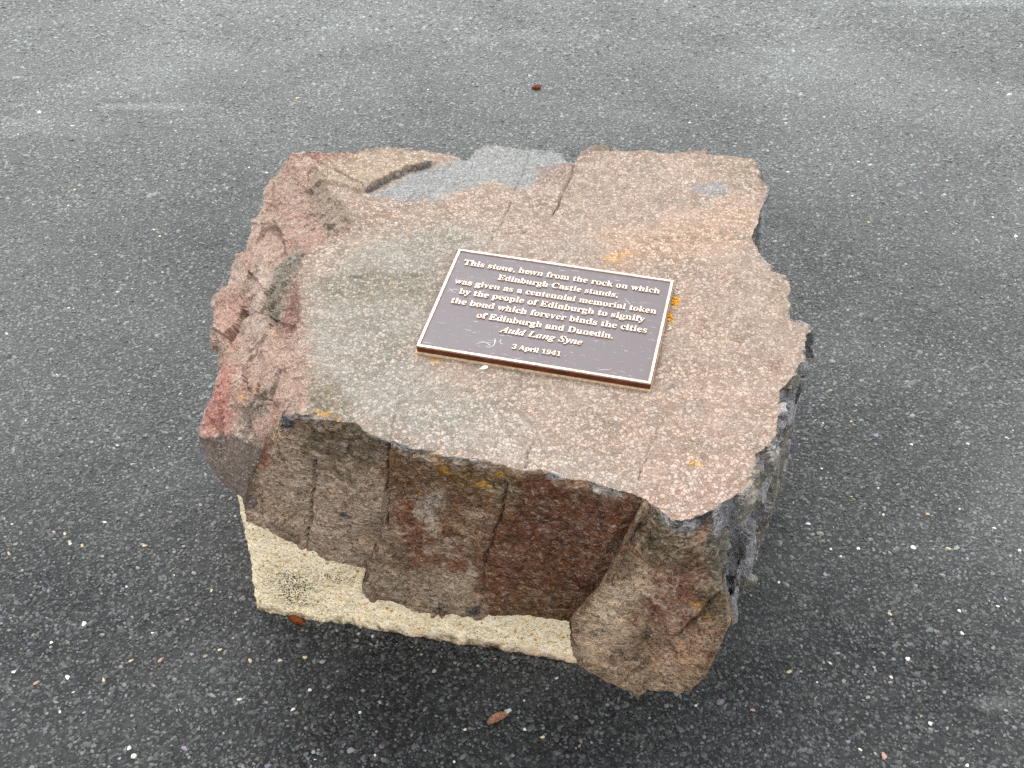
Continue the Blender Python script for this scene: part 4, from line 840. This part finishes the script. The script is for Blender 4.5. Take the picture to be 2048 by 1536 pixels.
# ------------------------------------------------------------------ plinth
def make_plinth():
    loop = np.array([(-.463, -.351), (.145, -.476), (.30, -.40), (.33, .05), (.20, .15), (-.28, .15), (-.415, .07)])
    # rounded outline
    n = len(loop); out = []
    for a in range(n):
        p, c, q = loop[a - 1], loop[a], loop[(a + 1) % n]
        r = .022
        d1 = (p - c) / np.linalg.norm(p - c); d2 = (q - c) / np.linalg.norm(q - c)
        for tt in np.linspace(0, 1, 5):
            out.append((c + d1 * r) * (1 - tt) ** 2 + c * 2 * tt * (1 - tt) + (c + d2 * r) * tt ** 2)
    out = np.array(out)
    seg = np.linalg.norm(np.roll(out, -1, 0) - out, axis=1); cum = np.r_[0, np.cumsum(seg)]
    NU = 700; u = np.arange(NU) / NU * cum[-1]
    k = np.searchsorted(cum, u, side='right') - 1; t = ((u - cum[k]) / seg[k])[:, None]
    base = out[k] * (1 - t) + np.roll(out, -1, 0)[k] * t
    c0 = base.mean(0)
    prof = [(.990, -.02)] + [(1.0 - .0 * z, z) for z in np.linspace(-.005, .285, 90)] + [(.99, .298), (.97, .304), (.85, .306), (.4, .306), (.02, .306)]
    rows = []
    for s, z in prof:
        flare = 0.006 * math.exp(-max(z, 0) / .05)
        p = c0 + (base - c0) * (s + flare)
        rows.append(np.c_[p, np.full(NU, z)])
    G = np.array(rows); NV = len(G); P = G.reshape(-1, 3)
    Nf = np.c_[P[:, :2] - c0, np.zeros(len(P))]; Nf /= np.linalg.norm(Nf, axis=1)[:, None] + 1e-9
    D = fbm(P, 6, 3, 400) * .004 + fbm(P, 25, 3, 404) * .0035 + fbm(P, 60, 3, 401) * .0026 + fbm(P, 240, 2, 402) * .0013
    low = smooth(.035, .0, P[:, 2])
    P = P + Nf * (D + low * fbm(P, 28, 3, 405) * .006)[:, None]
    i = np.arange(NV - 1)[:, None] * NU; j = np.arange(NU)[None, :]; j2 = (j + 1) % NU
    quads = np.stack([i + j, i + j2, i + NU + j2, i + NU + j], -1).reshape(-1, 4)
    me = grid_mesh('plinth', P, quads)
    d = np.exp(-(((P[:, 0] + .385) / .046) ** 2 + ((P[:, 2] - .075) / .052) ** 2)) * (P[:, 1] < 0)
    d += np.exp(-(((P[:, 0] + .30) / .03) ** 2 + ((P[:, 2] - .12) / .012) ** 2)) * (P[:, 1] < 0) * .7
    pink = smooth(.022, .004, P[:, 2] + fbm(P, 20, 3, 410) * .012) * smooth(-.25, -.1, P[:, 0])
    set_col(me, 'plinth_zone', np.c_[np.clip(d * (1.25 + .9 * fbm(P, 30, 3, 411)), 0, 1), pink, smooth(.020, .002, P[:, 2] + fbm(P, 18, 3, 412) * .012)])
    return me
plinth = link('concrete_plinth', make_plinth(), M['plinth'])
tag(plinth, 'low cream roughcast concrete plinth under the boulder', 'plinth')

# ------------------------------------------------------------------ plaque
PW, PH, PT = .36, .2441, .014
A_ = Vector((0.972147, -0.233659, -0.018296)).normalized(); N_ = Vector((-0.005154, -0.099357, 0.995038)).normalized(); B_ = N_.cross(A_).normalized()
PMAT = Matrix.Translation(Vector((-0.08862, -0.08676, 0.60359))) @ Matrix((A_, B_, N_)).transposed().to_4x4()    # origin: top left corner of the face
plaque = bpy.data.objects.new('memorial_plaque', None)
plaque.empty_display_size = .05
col.objects.link(plaque)
plaque.matrix_world = PMAT @ Matrix.Translation((PW / 2, -PH / 2, -PT))
tag(plaque, 'dark bronze plaque with raised pale lettering fixed to the boulder top', 'plaque')
OFF = Vector((-PW / 2, PH / 2, PT))                        # face corner in plaque space

def box_bm(x0, x1, y0, y1, z0, z1, bev=0.0, seg=2):
    bm = bmesh.new()
    bmesh.ops.create_cube(bm, size=1)
    for v in bm.verts:
        v.co = Vector((x0 if v.co.x < 0 else x1, y0 if v.co.y < 0 else y1, z0 if v.co.z < 0 else z1))
    if bev: bmesh.ops.bevel(bm, geom=bm.edges[:], offset=bev, segments=seg, affect='EDGES', profile=.5)
    return bm

def from_bm(name, bm, mat, parent=None, smooth_shade=False):
    me = bpy.data.meshes.new(name); bm.to_mesh(me); bm.free()
    if smooth_shade: me.polygons.foreach_set('use_smooth', [True] * len(me.polygons))
    return link(name, me, mat, parent)

RIM, REC = .0046, .0022
from_bm('mortar_bed', box_bm(-PW / 2 - .002, PW / 2 + .0012, -PH / 2 - .0024, PH / 2 - .004, -.004, .0016, .0006), M['mortar'], plaque)
from_bm('plate', box_bm(-PW / 2 + .0002, PW / 2 - .0002, -PH / 2 + .0002, PH / 2 - .0002, .0008, PT - REC - .0006, .0008), M['bronze_side'], plaque)
from_bm('face_panel', box_bm(-PW / 2 + RIM - .0003, PW / 2 - RIM + .0003, -PH / 2 + RIM - .0003, PH / 2 - RIM + .0003, PT - REC - .001, PT - REC), M['face'], plaque)
def rim_bm():
    bm = bmesh.new()
    o = [(-PW / 2, -PH / 2), (PW / 2, -PH / 2), (PW / 2, PH / 2), (-PW / 2, PH / 2)]
    lv = []
    for ins, z in ((0.0003, PT - REC - .0008), (.0001, PT - .0004), (.0005, PT), (RIM - .0005, PT), (RIM, PT - .0004), (RIM + .0003, PT - REC - .0008)):
        lv.append([bm.verts.new((x - math.copysign(ins, x), y - math.copysign(ins, y), z)) for x, y in o])
    for a, b in zip(lv[:-1], lv[1:]):
        for i in range(4):
            bm.faces.new((a[i], a[(i + 1) % 4], b[(i + 1) % 4], b[i]))
    return bm
from_bm('raised_border', rim_bm(), M['bronze'], plaque)

def serif(s, italic=False):
    o = ''
    for ch in s:
        if ch.isupper(): o += chr((0x1D468 if italic else 0x1D400) + ord(ch) - 65)
        elif ch.islower(): o += chr((0x1D482 if italic else 0x1D41A) + ord(ch) - 97)
        elif ch.isdigit(): o += chr(0x1D7CE + ord(ch) - 48)
        else: o += ch
    return o

LINES = [('This stone, hewn from the rock on which', .0180, .3420, -.0384, 0),
         ('Edinburgh Castle stands,', .0820, .2785, -.0630, 0),
         ('was given as a centennial memorial token', .0160, .3440, -.0878, 0),
         ('by the people of Edinburgh to signify', .0300, .3290, -.1108, 0),
         ('the bond which forever binds the cities', .0235, .3365, -.1352, 0),
         ('of Edinburgh and Dunedin.', .0720, .2880, -.1602, 0),
         ('Auld Lang Syne', .1150, .2450, -.1848, 1),
         ('3 April 1941', .1425, .2180, -.2166, 0)]

def add_line(txt, x0, x1, yb, italic):
    cu = bpy.data.curves.new('line', 'FONT')
    cu.body = serif(txt, italic); cu.size = 1.0; cu.extrude = .06; cu.resolution_u = 3
    cu.offset = 0.004
    to = bpy.data.objects.new('line', cu); col.objects.link(to)
    dg = bpy.context.evaluated_depsgraph_get(); dg.update()
    me0 = bpy.data.meshes.new_from_object(to.evaluated_get(dg))
    bpy.data.objects.remove(to)
    co = np.empty(len(me0.vertices) * 3, np.float32); me0.vertices.foreach_get('co', co); co = co.reshape(-1, 3)
    s = (x1 - x0) / (co[:, 0].max() - co[:, 0].min()); sy = min(max(s, .0168), .0188) if not txt.startswith('3') else s
    bm = bmesh.new(); bm.from_mesh(me0); bm.verts.ensure_lookup_table()
    xm = co[:, 0].min()
    # loose pieces, grouped into words by the gaps between them
    seen = set(); isl = []
    for v in bm.verts:
        if v.index in seen: continue
        st = [v]; grp = []; seen.add(v.index)
        while st:
            q = st.pop(); grp.append(q.index)
            for e_ in q.link_edges:
                w_ = e_.other_vert(q)
                if w_.index not in seen: seen.add(w_.index); st.append(w_)
        xs = co[grp, 0]; isl.append((xs.min(), xs.max(), grp))
    isl.sort(key=lambda a: a[0])
    words = []; xmax = -9
    for a, b, grp in isl:
        if not words or a - xmax > .17: words.append([])
        words[-1] += grp; xmax = max(xmax, b)
    line = bpy.data.objects.new('text_line', None); col.objects.link(line); line.parent = plaque
    line.empty_display_size = .02
    line.location = OFF + Vector((x0, yb, -REC))
    faces = [[v.index for v in f.verts] for f in bm.faces]; bm.free()
    for wd in words:
        mp = {v: i for i, v in enumerate(wd)}
        V = [((co[v, 0] - xm) * s, co[v, 1] * sy, (co[v, 2] + .06) / .12 * (REC + .0001) - .0001) for v in wd]
        F = [[mp[v] for v in f] for f in faces if f[0] in mp]
        me = bpy.data.meshes.new('raised_word'); me.from_pydata(V, [], F); me.update()
        link('raised_word', me, M['bronze'], line)
    bpy.data.meshes.remove(me0)
for L_ in LINES: add_line(*L_)

def ribbon(pts, w, z):
    bm = bmesh.new(); pr = None
    pts = [Vector((p[0], p[1], z)) for p in pts]
    for i, p in enumerate(pts):
        d = (pts[min(i + 1, len(pts) - 1)] - pts[max(i - 1, 0)]).normalized(); nn = Vector((-d.y, d.x, 0))
        ww = w * (.35 + .65 * math.sin(math.pi * (i + .4) / (len(pts) - .2)))
        a, b, c = bm.verts.new(p + nn * ww), bm.verts.new(p + Vector((0, 0, .00025))), bm.verts.new(p - nn * ww)
        if pr: bm.faces.new((pr[0], a, b, pr[1])); bm.faces.new((pr[1], b, c, pr[2]))
        pr = (a, b, c)
    return bm
for pts, w in [([(.087, -.2185), (.092, -.213), (.097, -.2105), (.102, -.211), (.108, -.2155), (.1126, -.2185)], .0007),
               ([(.1126, -.2185), (.1145, -.211), (.1138, -.2035), (.112, -.199)], .0008),
               ([(.122, -.198), (.121, -.2035), (.1245, -.2085), (.128, -.208)], .0006),
               ([(.078, -.0995), (.088, -.1015), (.098, -.1005), (.108, -.102)], .0005),
               ([(.010, -.108), (.016, -.102), (.022, -.100), (.028, -.101)], .0006),
               ([(.012, -.100), (.018, -.106), (.025, -.109)], .0005),
               ([(.29, -.060), (.297, -.068), (.302, -.074)], .0005),
               ([(.278, -.232), (.288, -.228), (.296, -.227)], .0006)]:
    o = from_bm('scuff_mark', ribbon([(x, y) for x, y in pts], w, 0), M['scratch'], plaque)
    o.location = OFF + Vector((0, 0, -REC + .00012))

# ------------------------------------------------------------------ lichen, droppings
def lump_mesh(name, seed, n=24, flat=.35, jitter=.35, sub=2):
    bm = bmesh.new(); bmesh.ops.create_icosphere(bm, subdivisions=sub, radius=1)
    rg = random.Random(seed)
    ph = [Vector((rg.uniform(-1, 1), rg.uniform(-1, 1), rg.uniform(-1, 1))).normalized() for _ in range(9)]
    am = [rg.uniform(-.2, 1) for _ in range(9)]
    for v in bm.verts:
        d = v.co.normalized(); s = 1
        for p, a in zip(ph, am): s -= max(0, d.dot(p) - .55) * a * jitter * 2
        v.co = d * s * (1 + rg.uniform(-.06, .06)); v.co.z *= flat
    me = bpy.data.meshes.new(name); bm.to_mesh(me); bm.free()
    return me

def top_z(x, y):
    return CEN[2] - ((x - CEN[0]) * TOPN[0] + (y - CEN[1]) * TOPN[1]) / TOPN[2]

def lichen_patch(pts, mat, seed, r=.003):
    rg = random.Random(seed); bm = bmesh.new()
    for cx, cy, rad, cnt in pts:
        for _ in range(cnt):
            a = rg.uniform(0, 6.28); q = rad * math.sqrt(rg.random())
            x, y = cx + q * math.cos(a), cy + q * math.sin(a) * 1.6
            rr = r * rg.uniform(.35, 1.0)
            mtx = Matrix.Translation((x, y, top_z(x, y) + .0005)) @ Matrix.Rotation(rg.uniform(0, 6), 4, 'Z') @ Matrix.Diagonal((rr, rr * rg.uniform(.6, 1), rr * .45, 1))
            bmesh.ops.create_icosphere(bm, subdivisions=1, radius=1, matrix=mtx)
    for v in bm.verts: v.co += Vector((rg.uniform(-1, 1), rg.uniform(-1, 1), rg.uniform(-.6, .6))) * .0006
    return from_bm('lichen_patch', bm, mat, boulder)
lichen_patch([(0.2616, -0.2059, 0.0065, 26)], M['lichen'], 1)
lichen_patch([(0.2478, -0.2418, 0.0055, 20)], M['lichen'], 4)
lichen_patch([(0.2649, -0.1813, 0.006, 16)], M['lichen_pale'], 2, .002)
lichen_patch([(0.2469, -0.2676, 0.006, 14)], M['lichen_pale'], 5, .002)
lichen_patch([(0.2185, -0.3243, 0.004, 8)], M['lichen'], 3, .002)

def flake(name, loc, size, mat, label, cat, seed, rot=0, flat=.25):
    o = link(name, lump_mesh(name, seed, flat=flat), mat)
    o.location = loc; o.scale = size; o.rotation_euler = (0, 0, rot)
    return tag(o, label, cat)
flake('bird_dropping', (-.042, -.356, top_z(-.042, -.356) + .001), (.008, .005, .006), M['white'], 'small white dropping below the lower edge of the plaque', 'dropping', 3, .5)

# ------------------------------------------------------------------ leaves and litter
def leaf_mesh(name, length, width, curl, twist, seed, ragged=.12, thick=.0006):
    rg = random.Random(seed); bm = bmesh.new(); n, m = 22, 8
    grid = []
    for i in range(n + 1):
        t = i / n
        w = width * .5 * (math.sin(math.pi * min(1, t * 1.02)) ** .62) * (1 - .25 * t) + .0006
        row = []
        for j in range(m + 1):
            s = j / m * 2 - 1
            edge = 1 + (rg.uniform(-ragged, ragged) if abs(s) == 1 else 0)
            x = (t - .5) * length + rg.uniform(-.0003, .0003)
            y = s * w * edge + twist * (t - .5) ** 2
            z = curl * (s * s) * w * 3 + .003 * math.sin(t * 5 + seed) * length * 4 + abs(math.sin(t * 34 + s * 2)) * .0006 + (1 - abs(s)) * -.0004
            row.append(bm.verts.new((x, y, z)))
        grid.append(row)
    for i in range(n):
        for j in range(m):
            bm.faces.new((grid[i][j], grid[i + 1][j], grid[i + 1][j + 1], grid[i][j + 1]))
    bmesh.ops.solidify(bm, geom=bm.faces[:], thickness=thick)
    zmin = min(v.co.z for v in bm.verts)
    for v in bm.verts: v.co.z -= zmin
    me = bpy.data.meshes.new(name); bm.to_mesh(me); bm.free()
    me.polygons.foreach_set('use_smooth', [True] * len(me.polygons))
    return me

def leaf(name, loc, rot, length, width, curl, seed, mat, label, stub=None, tilt=(0, 0), twist=0.0):
    e = bpy.data.objects.new(name, None); e.empty_display_size = .02; col.objects.link(e)
    e.location = loc; e.rotation_euler = (tilt[0], tilt[1], rot)
    tag(e, label, 'leaf', 'dry leaves by the boulder')
    link('blade', leaf_mesh('blade', length, width, curl, twist, seed), mat, e)
    if stub:
        bm = bmesh.new()
        bmesh.ops.create_cone(bm, cap_ends=True, segments=8, radius1=stub[2], radius2=stub[2] * .6, depth=stub[3], matrix=Matrix.Translation((stub[0], stub[1], .003)) @ Matrix.Rotation(R(90), 4, 'Y'))
        from_bm('stalk', bm, stub[4], e)
    return e
leaf('fallen_leaf', (-0.0224, -0.586, 0.003), .52, .042, .018, .25, 5, M['leaf'], 'crumpled brown dry leaf lying on the asphalt in front of the boulder', stub=(.021, .004, .0042, .010, M['leaf_stub']))
leaf('fallen_leaf', (-0.3839, -0.3822, .007), -.42, .036, .014, .4, 9, M['leaf_orange'], 'small orange leaf wedged against the foot of the plinth', tilt=(.5, .15))
flake('bark_fragment', (0.078, 1.8234, 0.006), (.017, .013, .012), M['bark'], 'dark red bark fragment lying on the asphalt beyond the boulder', 'bark', 12, .3, .8)

# ------------------------------------------------------------------ pale stone chips set in the asphalt
chip_protos = {}
CH = [(-1.2247, 1.081, 0.006, 'white', 0.57, 2.98), (-0.7618, -0.5002, 0.0072, 'white', 0.54, 2.18), (-0.8119, -0.5127, 0.006, 'pink', 0.53, 0.77), (-0.8579, -0.4898, 0.005, 'white', 0.8, 0.65),
(-0.6101, -0.6541, 0.0066, 'white', 0.69, 1.42), (-0.6208, -0.6402, 0.0055, 'white', 0.64, 1.53), (-0.5953, -0.2638, 0.0066, 'grey', 0.56, 2.57), (-0.6625, -0.4654, 0.0055, 'cream', 0.53, 0.73),
(-0.6105, -0.4643, 0.0066, 'pink', 0.51, 0.83), (-0.7274, -0.4085, 0.005, 'grey', 0.62, 2.8), (-0.704, -0.1939, 0.0055, 'cream', 0.61, 0.35), (-0.7976, -0.1313, 0.0055, 'white', 0.58, 3.07),
(-0.8668, -0.1623, 0.0055, 'cream', 0.52, 1.92), (-0.958, -0.2146, 0.005, 'cream', 0.61, 2.05), (-0.6992, -0.5065, 0.005, 'cream', 0.6, 2.14), (0.6822, -0.362, 0.0055, 'cream', 0.65, 2.01),
(0.6888, -0.4611, 0.006, 'white', 0.77, 1.8), (0.4774, -0.4887, 0.0055, 'cream', 0.54, 0.2), (0.6004, -0.6541, 0.0072, 'pink', 0.78, 1.51), (0.9394, -0.1476, 0.0055, 'white', 0.56, 2.93),
(0.8102, -0.3539, 0.005, 'white', 0.67, 2.26), (0.6629, -0.2017, 0.005, 'white', 0.76, 0.89), (0.8341, -0.2017, 0.0055, 'cream', 0.61, 2.72), (0.5518, -0.4707, 0.0044, 'white', 0.54, 2.37),
(0.6502, -0.5002, 0.0055, 'white', 0.53, 2.14), (0.402, -0.5672, 0.0044, 'pink', 0.71, 2.94), (0.8, -0.4063, 0.005, 'white', 0.75, 1.56), (0.6009, -0.5422, 0.006, 'grey', 0.56, 0.47),
(0.6916, -0.5927, 0.0055, 'white', 0.66, 1.58), (0.8036, -0.2687, 0.0066, 'grey', 0.52, 2.8), (0.5852, -0.2675, 0.0055, 'grey', 0.65, 2.17), (-0.688, 1.7549, 0.0094, 'cream', 0.57, 0.76),
(-1.0389, 1.6726, 0.0072, 'white', 0.5, 1.06), (1.339, 0.9226, 0.0099, 'white', 0.58, 1.31), (1.213, 1.1412, 0.0055, 'white', 0.61, 2.59), (1.2414, 1.2205, 0.005, 'white', 0.77, 0.54),
(0.9526, 1.1357, 0.0055, 'white', 0.62, 0.52), (0.7972, 1.273, 0.0055, 'white', 0.7, 3.02), (0.9273, 1.3147, 0.005, 'white', 0.56, 2.38), (1.1921, 1.27, 0.005, 'cream', 0.59, 0.04),
(-1.2323, 1.1692, 0.0055, 'cream', 0.73, 1.06), (-1.3254, 1.6656, 0.0055, 'white', 0.55, 1.35), (-1.5021, 1.503, 0.0055, 'white', 0.57, 1.27), (-1.3607, 2.2219, 0.0055, 'white', 0.63, 1.3),
(0.0581, 1.9284, 0.005, 'white', 0.68, 0.9), (0.4971, 1.8176, 0.0044, 'white', 0.53, 0.26), (-0.7638, 1.2967, 0.0055, 'white', 0.53, 1.61), (-0.9589, 0.9554, 0.0055, 'white', 0.61, 2.5),
(-0.9352, 0.9226, 0.0055, 'cream', 0.65, 2.2), (-1.5357, 1.799, 0.005, 'white', 0.79, 0.2), (-0.367, -0.5662, 0.0055, 'white', 0.51, 0.44), (-0.222, -0.5513, 0.005, 'grey', 0.62, 1.78),
(-0.3431, -0.526, 0.0044, 'white', 0.72, 1.09), (0.0499, -0.6195, 0.0044, 'cream', 0.79, 0.01), (-0.5123, -0.4416, 0.0044, 'cream', 0.75, 0.65), (-0.3291, -0.4686, 0.006, 'grey', 0.76, 0.1),
(-0.3609, -0.4579, 0.005, 'cream', 0.79, 2.35), (-0.4555, -0.4654, 0.005, 'cream', 0.8, 1.8), (-0.4584, -0.5463, 0.0055, 'white', 0.55, 3.01), (-0.0296, -0.4611, 0.0033, 'pink', 0.63, 0.26),
(-0.2537, -0.5712, 0.0039, 'white', 0.68, 1.54), (-0.0774, -0.6052, 0.0039, 'white', 0.64, 0.48), (-0.8317, 0.0923, 0.0037, 'white', 0.8, 1.59), (-0.7132, -0.5724, 0.0039, 'grey', 0.68, 0.7),
(-0.7771, -0.222, 0.0042, 'grey', 0.87, 2.03), (0.7547, 0.2252, 0.0048, 'grey', 0.81, 1.56), (-1.0594, 0.0158, 0.0046, 'grey', 0.66, 2.81), (-1.0537, 0.5358, 0.0043, 'grey', 0.88, 2.64),
(0.8718, -0.3317, 0.0034, 'grey', 0.59, 1.5), (1.2875, 1.3595, 0.0036, 'cream', 0.84, 2.12), (0.8631, -0.2277, 0.0044, 'grey', 0.75, 2.09), (0.0259, 2.0283, 0.0031, 'cream', 0.81, 0.84),
(-0.2723, 1.8185, 0.0045, 'white', 0.9, 0.85), (0.9376, 1.0794, 0.0048, 'grey', 0.69, 1.12), (0.8839, -0.3442, 0.0043, 'white', 0.63, 2.51), (-0.0115, 1.8842, 0.003, 'white', 0.78, 2.42),
(0.8628, -0.5601, 0.0044, 'white', 0.56, 0.59), (-0.8191, 1.9457, 0.0037, 'grey', 0.87, 2.87), (-0.8786, 0.0299, 0.0045, 'grey', 0.57, 2.45), (1.1842, 2.016, 0.0031, 'grey', 0.68, 2.57),
(0.6245, -0.2212, 0.004, 'white', 0.63, 2.31), (1.6852, 2.1293, 0.0046, 'grey', 0.76, 1.35), (-0.6099, -0.5183, 0.0031, 'grey', 0.82, 0.31), (-0.6308, -0.2688, 0.003, 'white', 0.57, 2.44),
(-1.0288, 1.5285, 0.0041, 'white', 0.86, 2.28), (0.7292, -0.6723, 0.0047, 'white', 0.63, 0.68), (-1.0835, 1.7174, 0.0037, 'grey', 0.86, 1.82), (0.9622, 0.0981, 0.0046, 'white', 0.79, 3.05),
(0.7884, 0.2249, 0.0034, 'grey', 0.88, 2.58), (0.9689, 1.0455, 0.0041, 'grey', 0.74, 2.9), (0.6804, -0.061, 0.003, 'cream', 0.56, 2.69), (-0.4732, 2.3914, 0.0048, 'grey', 0.79, 0.25),
(-0.6943, 0.0943, 0.0031, 'grey', 0.7, 1.95), (1.5946, 1.8707, 0.0048, 'white', 0.9, 2.22), (-0.2212, -0.6537, 0.003, 'white', 0.78, 1.48), (-0.9838, 1.2201, 0.0035, 'white', 0.88, 2.34),
(0.8881, -0.0947, 0.0041, 'white', 0.56, 0.72), (0.9639, 0.9943, 0.0045, 'cream', 0.78, 0.28), (0.9815, 0.4763, 0.0031, 'grey', 0.59, 2.22), (-1.0501, 0.1728, 0.0041, 'white', 0.63, 1.97),
(-1.0285, 1.8263, 0.0029, 'grey', 0.84, 0.98), (-1.8415, 2.5547, 0.0028, 'white', 0.75, 1.99), (-0.9151, -0.3838, 0.0035, 'grey', 0.58, 0.73), (0.626, -0.4798, 0.0042, 'grey', 0.73, 1.49),
(0.97, -0.2056, 0.0048, 'white', 0.7, 0.46), (-0.7099, -0.1909, 0.0047, 'grey', 0.8, 2.9), (-0.2346, 2.237, 0.0036, 'grey', 0.62, 0.09), (-1.031, 0.3324, 0.0042, 'white', 0.57, 2.56),
(-0.8525, 2.4352, 0.0044, 'grey', 0.79, 2.17), (-0.5841, -0.3747, 0.0041, 'grey', 0.88, 3.07), (-0.639, -0.405, 0.0033, 'white', 0.7, 2.77), (0.7324, 0.1696, 0.0038, 'cream', 0.85, 3.01),
(0.6382, 0.0223, 0.0031, 'white', 0.88, 1.32), (0.3085, -0.5586, 0.0035, 'white', 0.75, 0.83), (-0.093, -0.6658, 0.0031, 'white', 0.8, 1.23), (-1.3191, 0.8957, 0.0035, 'white', 0.59, 1.2),
(0.7382, -0.099, 0.0037, 'grey', 0.55, 1.05), (1.5909, 2.4734, 0.0028, 'grey', 0.76, 1.55), (-0.645, -0.6744, 0.0034, 'grey', 0.56, 0.77), (1.5305, 2.1701, 0.0035, 'grey', 0.66, 1.51),
(-0.8071, 0.3257, 0.0044, 'grey', 0.88, 2.76), (-0.8123, -0.4261, 0.004, 'white', 0.86, 1.68), (-1.1532, 1.815, 0.0046, 'grey', 0.83, 0.53), (-0.8632, 0.1574, 0.0034, 'grey', 0.83, 2.78),
(-1.1008, 1.9105, 0.003, 'white', 0.8, 1.0), (-1.6045, 1.9516, 0.0043, 'white', 0.66, 0.33), (0.234, 1.9154, 0.0045, 'white', 0.67, 1.21), (0.8201, -0.1099, 0.0046, 'cream', 0.76, 2.43),
(-0.2753, 1.7662, 0.0029, 'white', 0.63, 0.62), (0.5911, -0.5476, 0.0032, 'grey', 0.55, 2.76), (1.275, 0.7146, 0.0044, 'grey', 0.66, 2.57), (-0.9465, 0.6755, 0.0028, 'white', 0.87, 0.69),
(1.1285, 1.5864, 0.0031, 'white', 0.86, 1.68), (-0.825, -0.1937, 0.0047, 'cream', 0.7, 1.54), (-0.3214, -0.6473, 0.0046, 'grey', 0.79, 0.06)]
for i, (x, y, s, kind, asp, rot) in enumerate(CH):
    key = (kind, i % 4)
    if key not in chip_protos:
        me = lump_mesh('stone_chip', 50 + i, flat=.5, jitter=.5, sub=2); me.materials.append(M['chip_' + kind]); chip_protos[key] = me
    o = link('stone_chip', chip_protos[key], None, ground)
    o.location = (x, y, .0012); o.scale = (s, s * asp, s * .75); o.rotation_euler = (0, 0, rot)
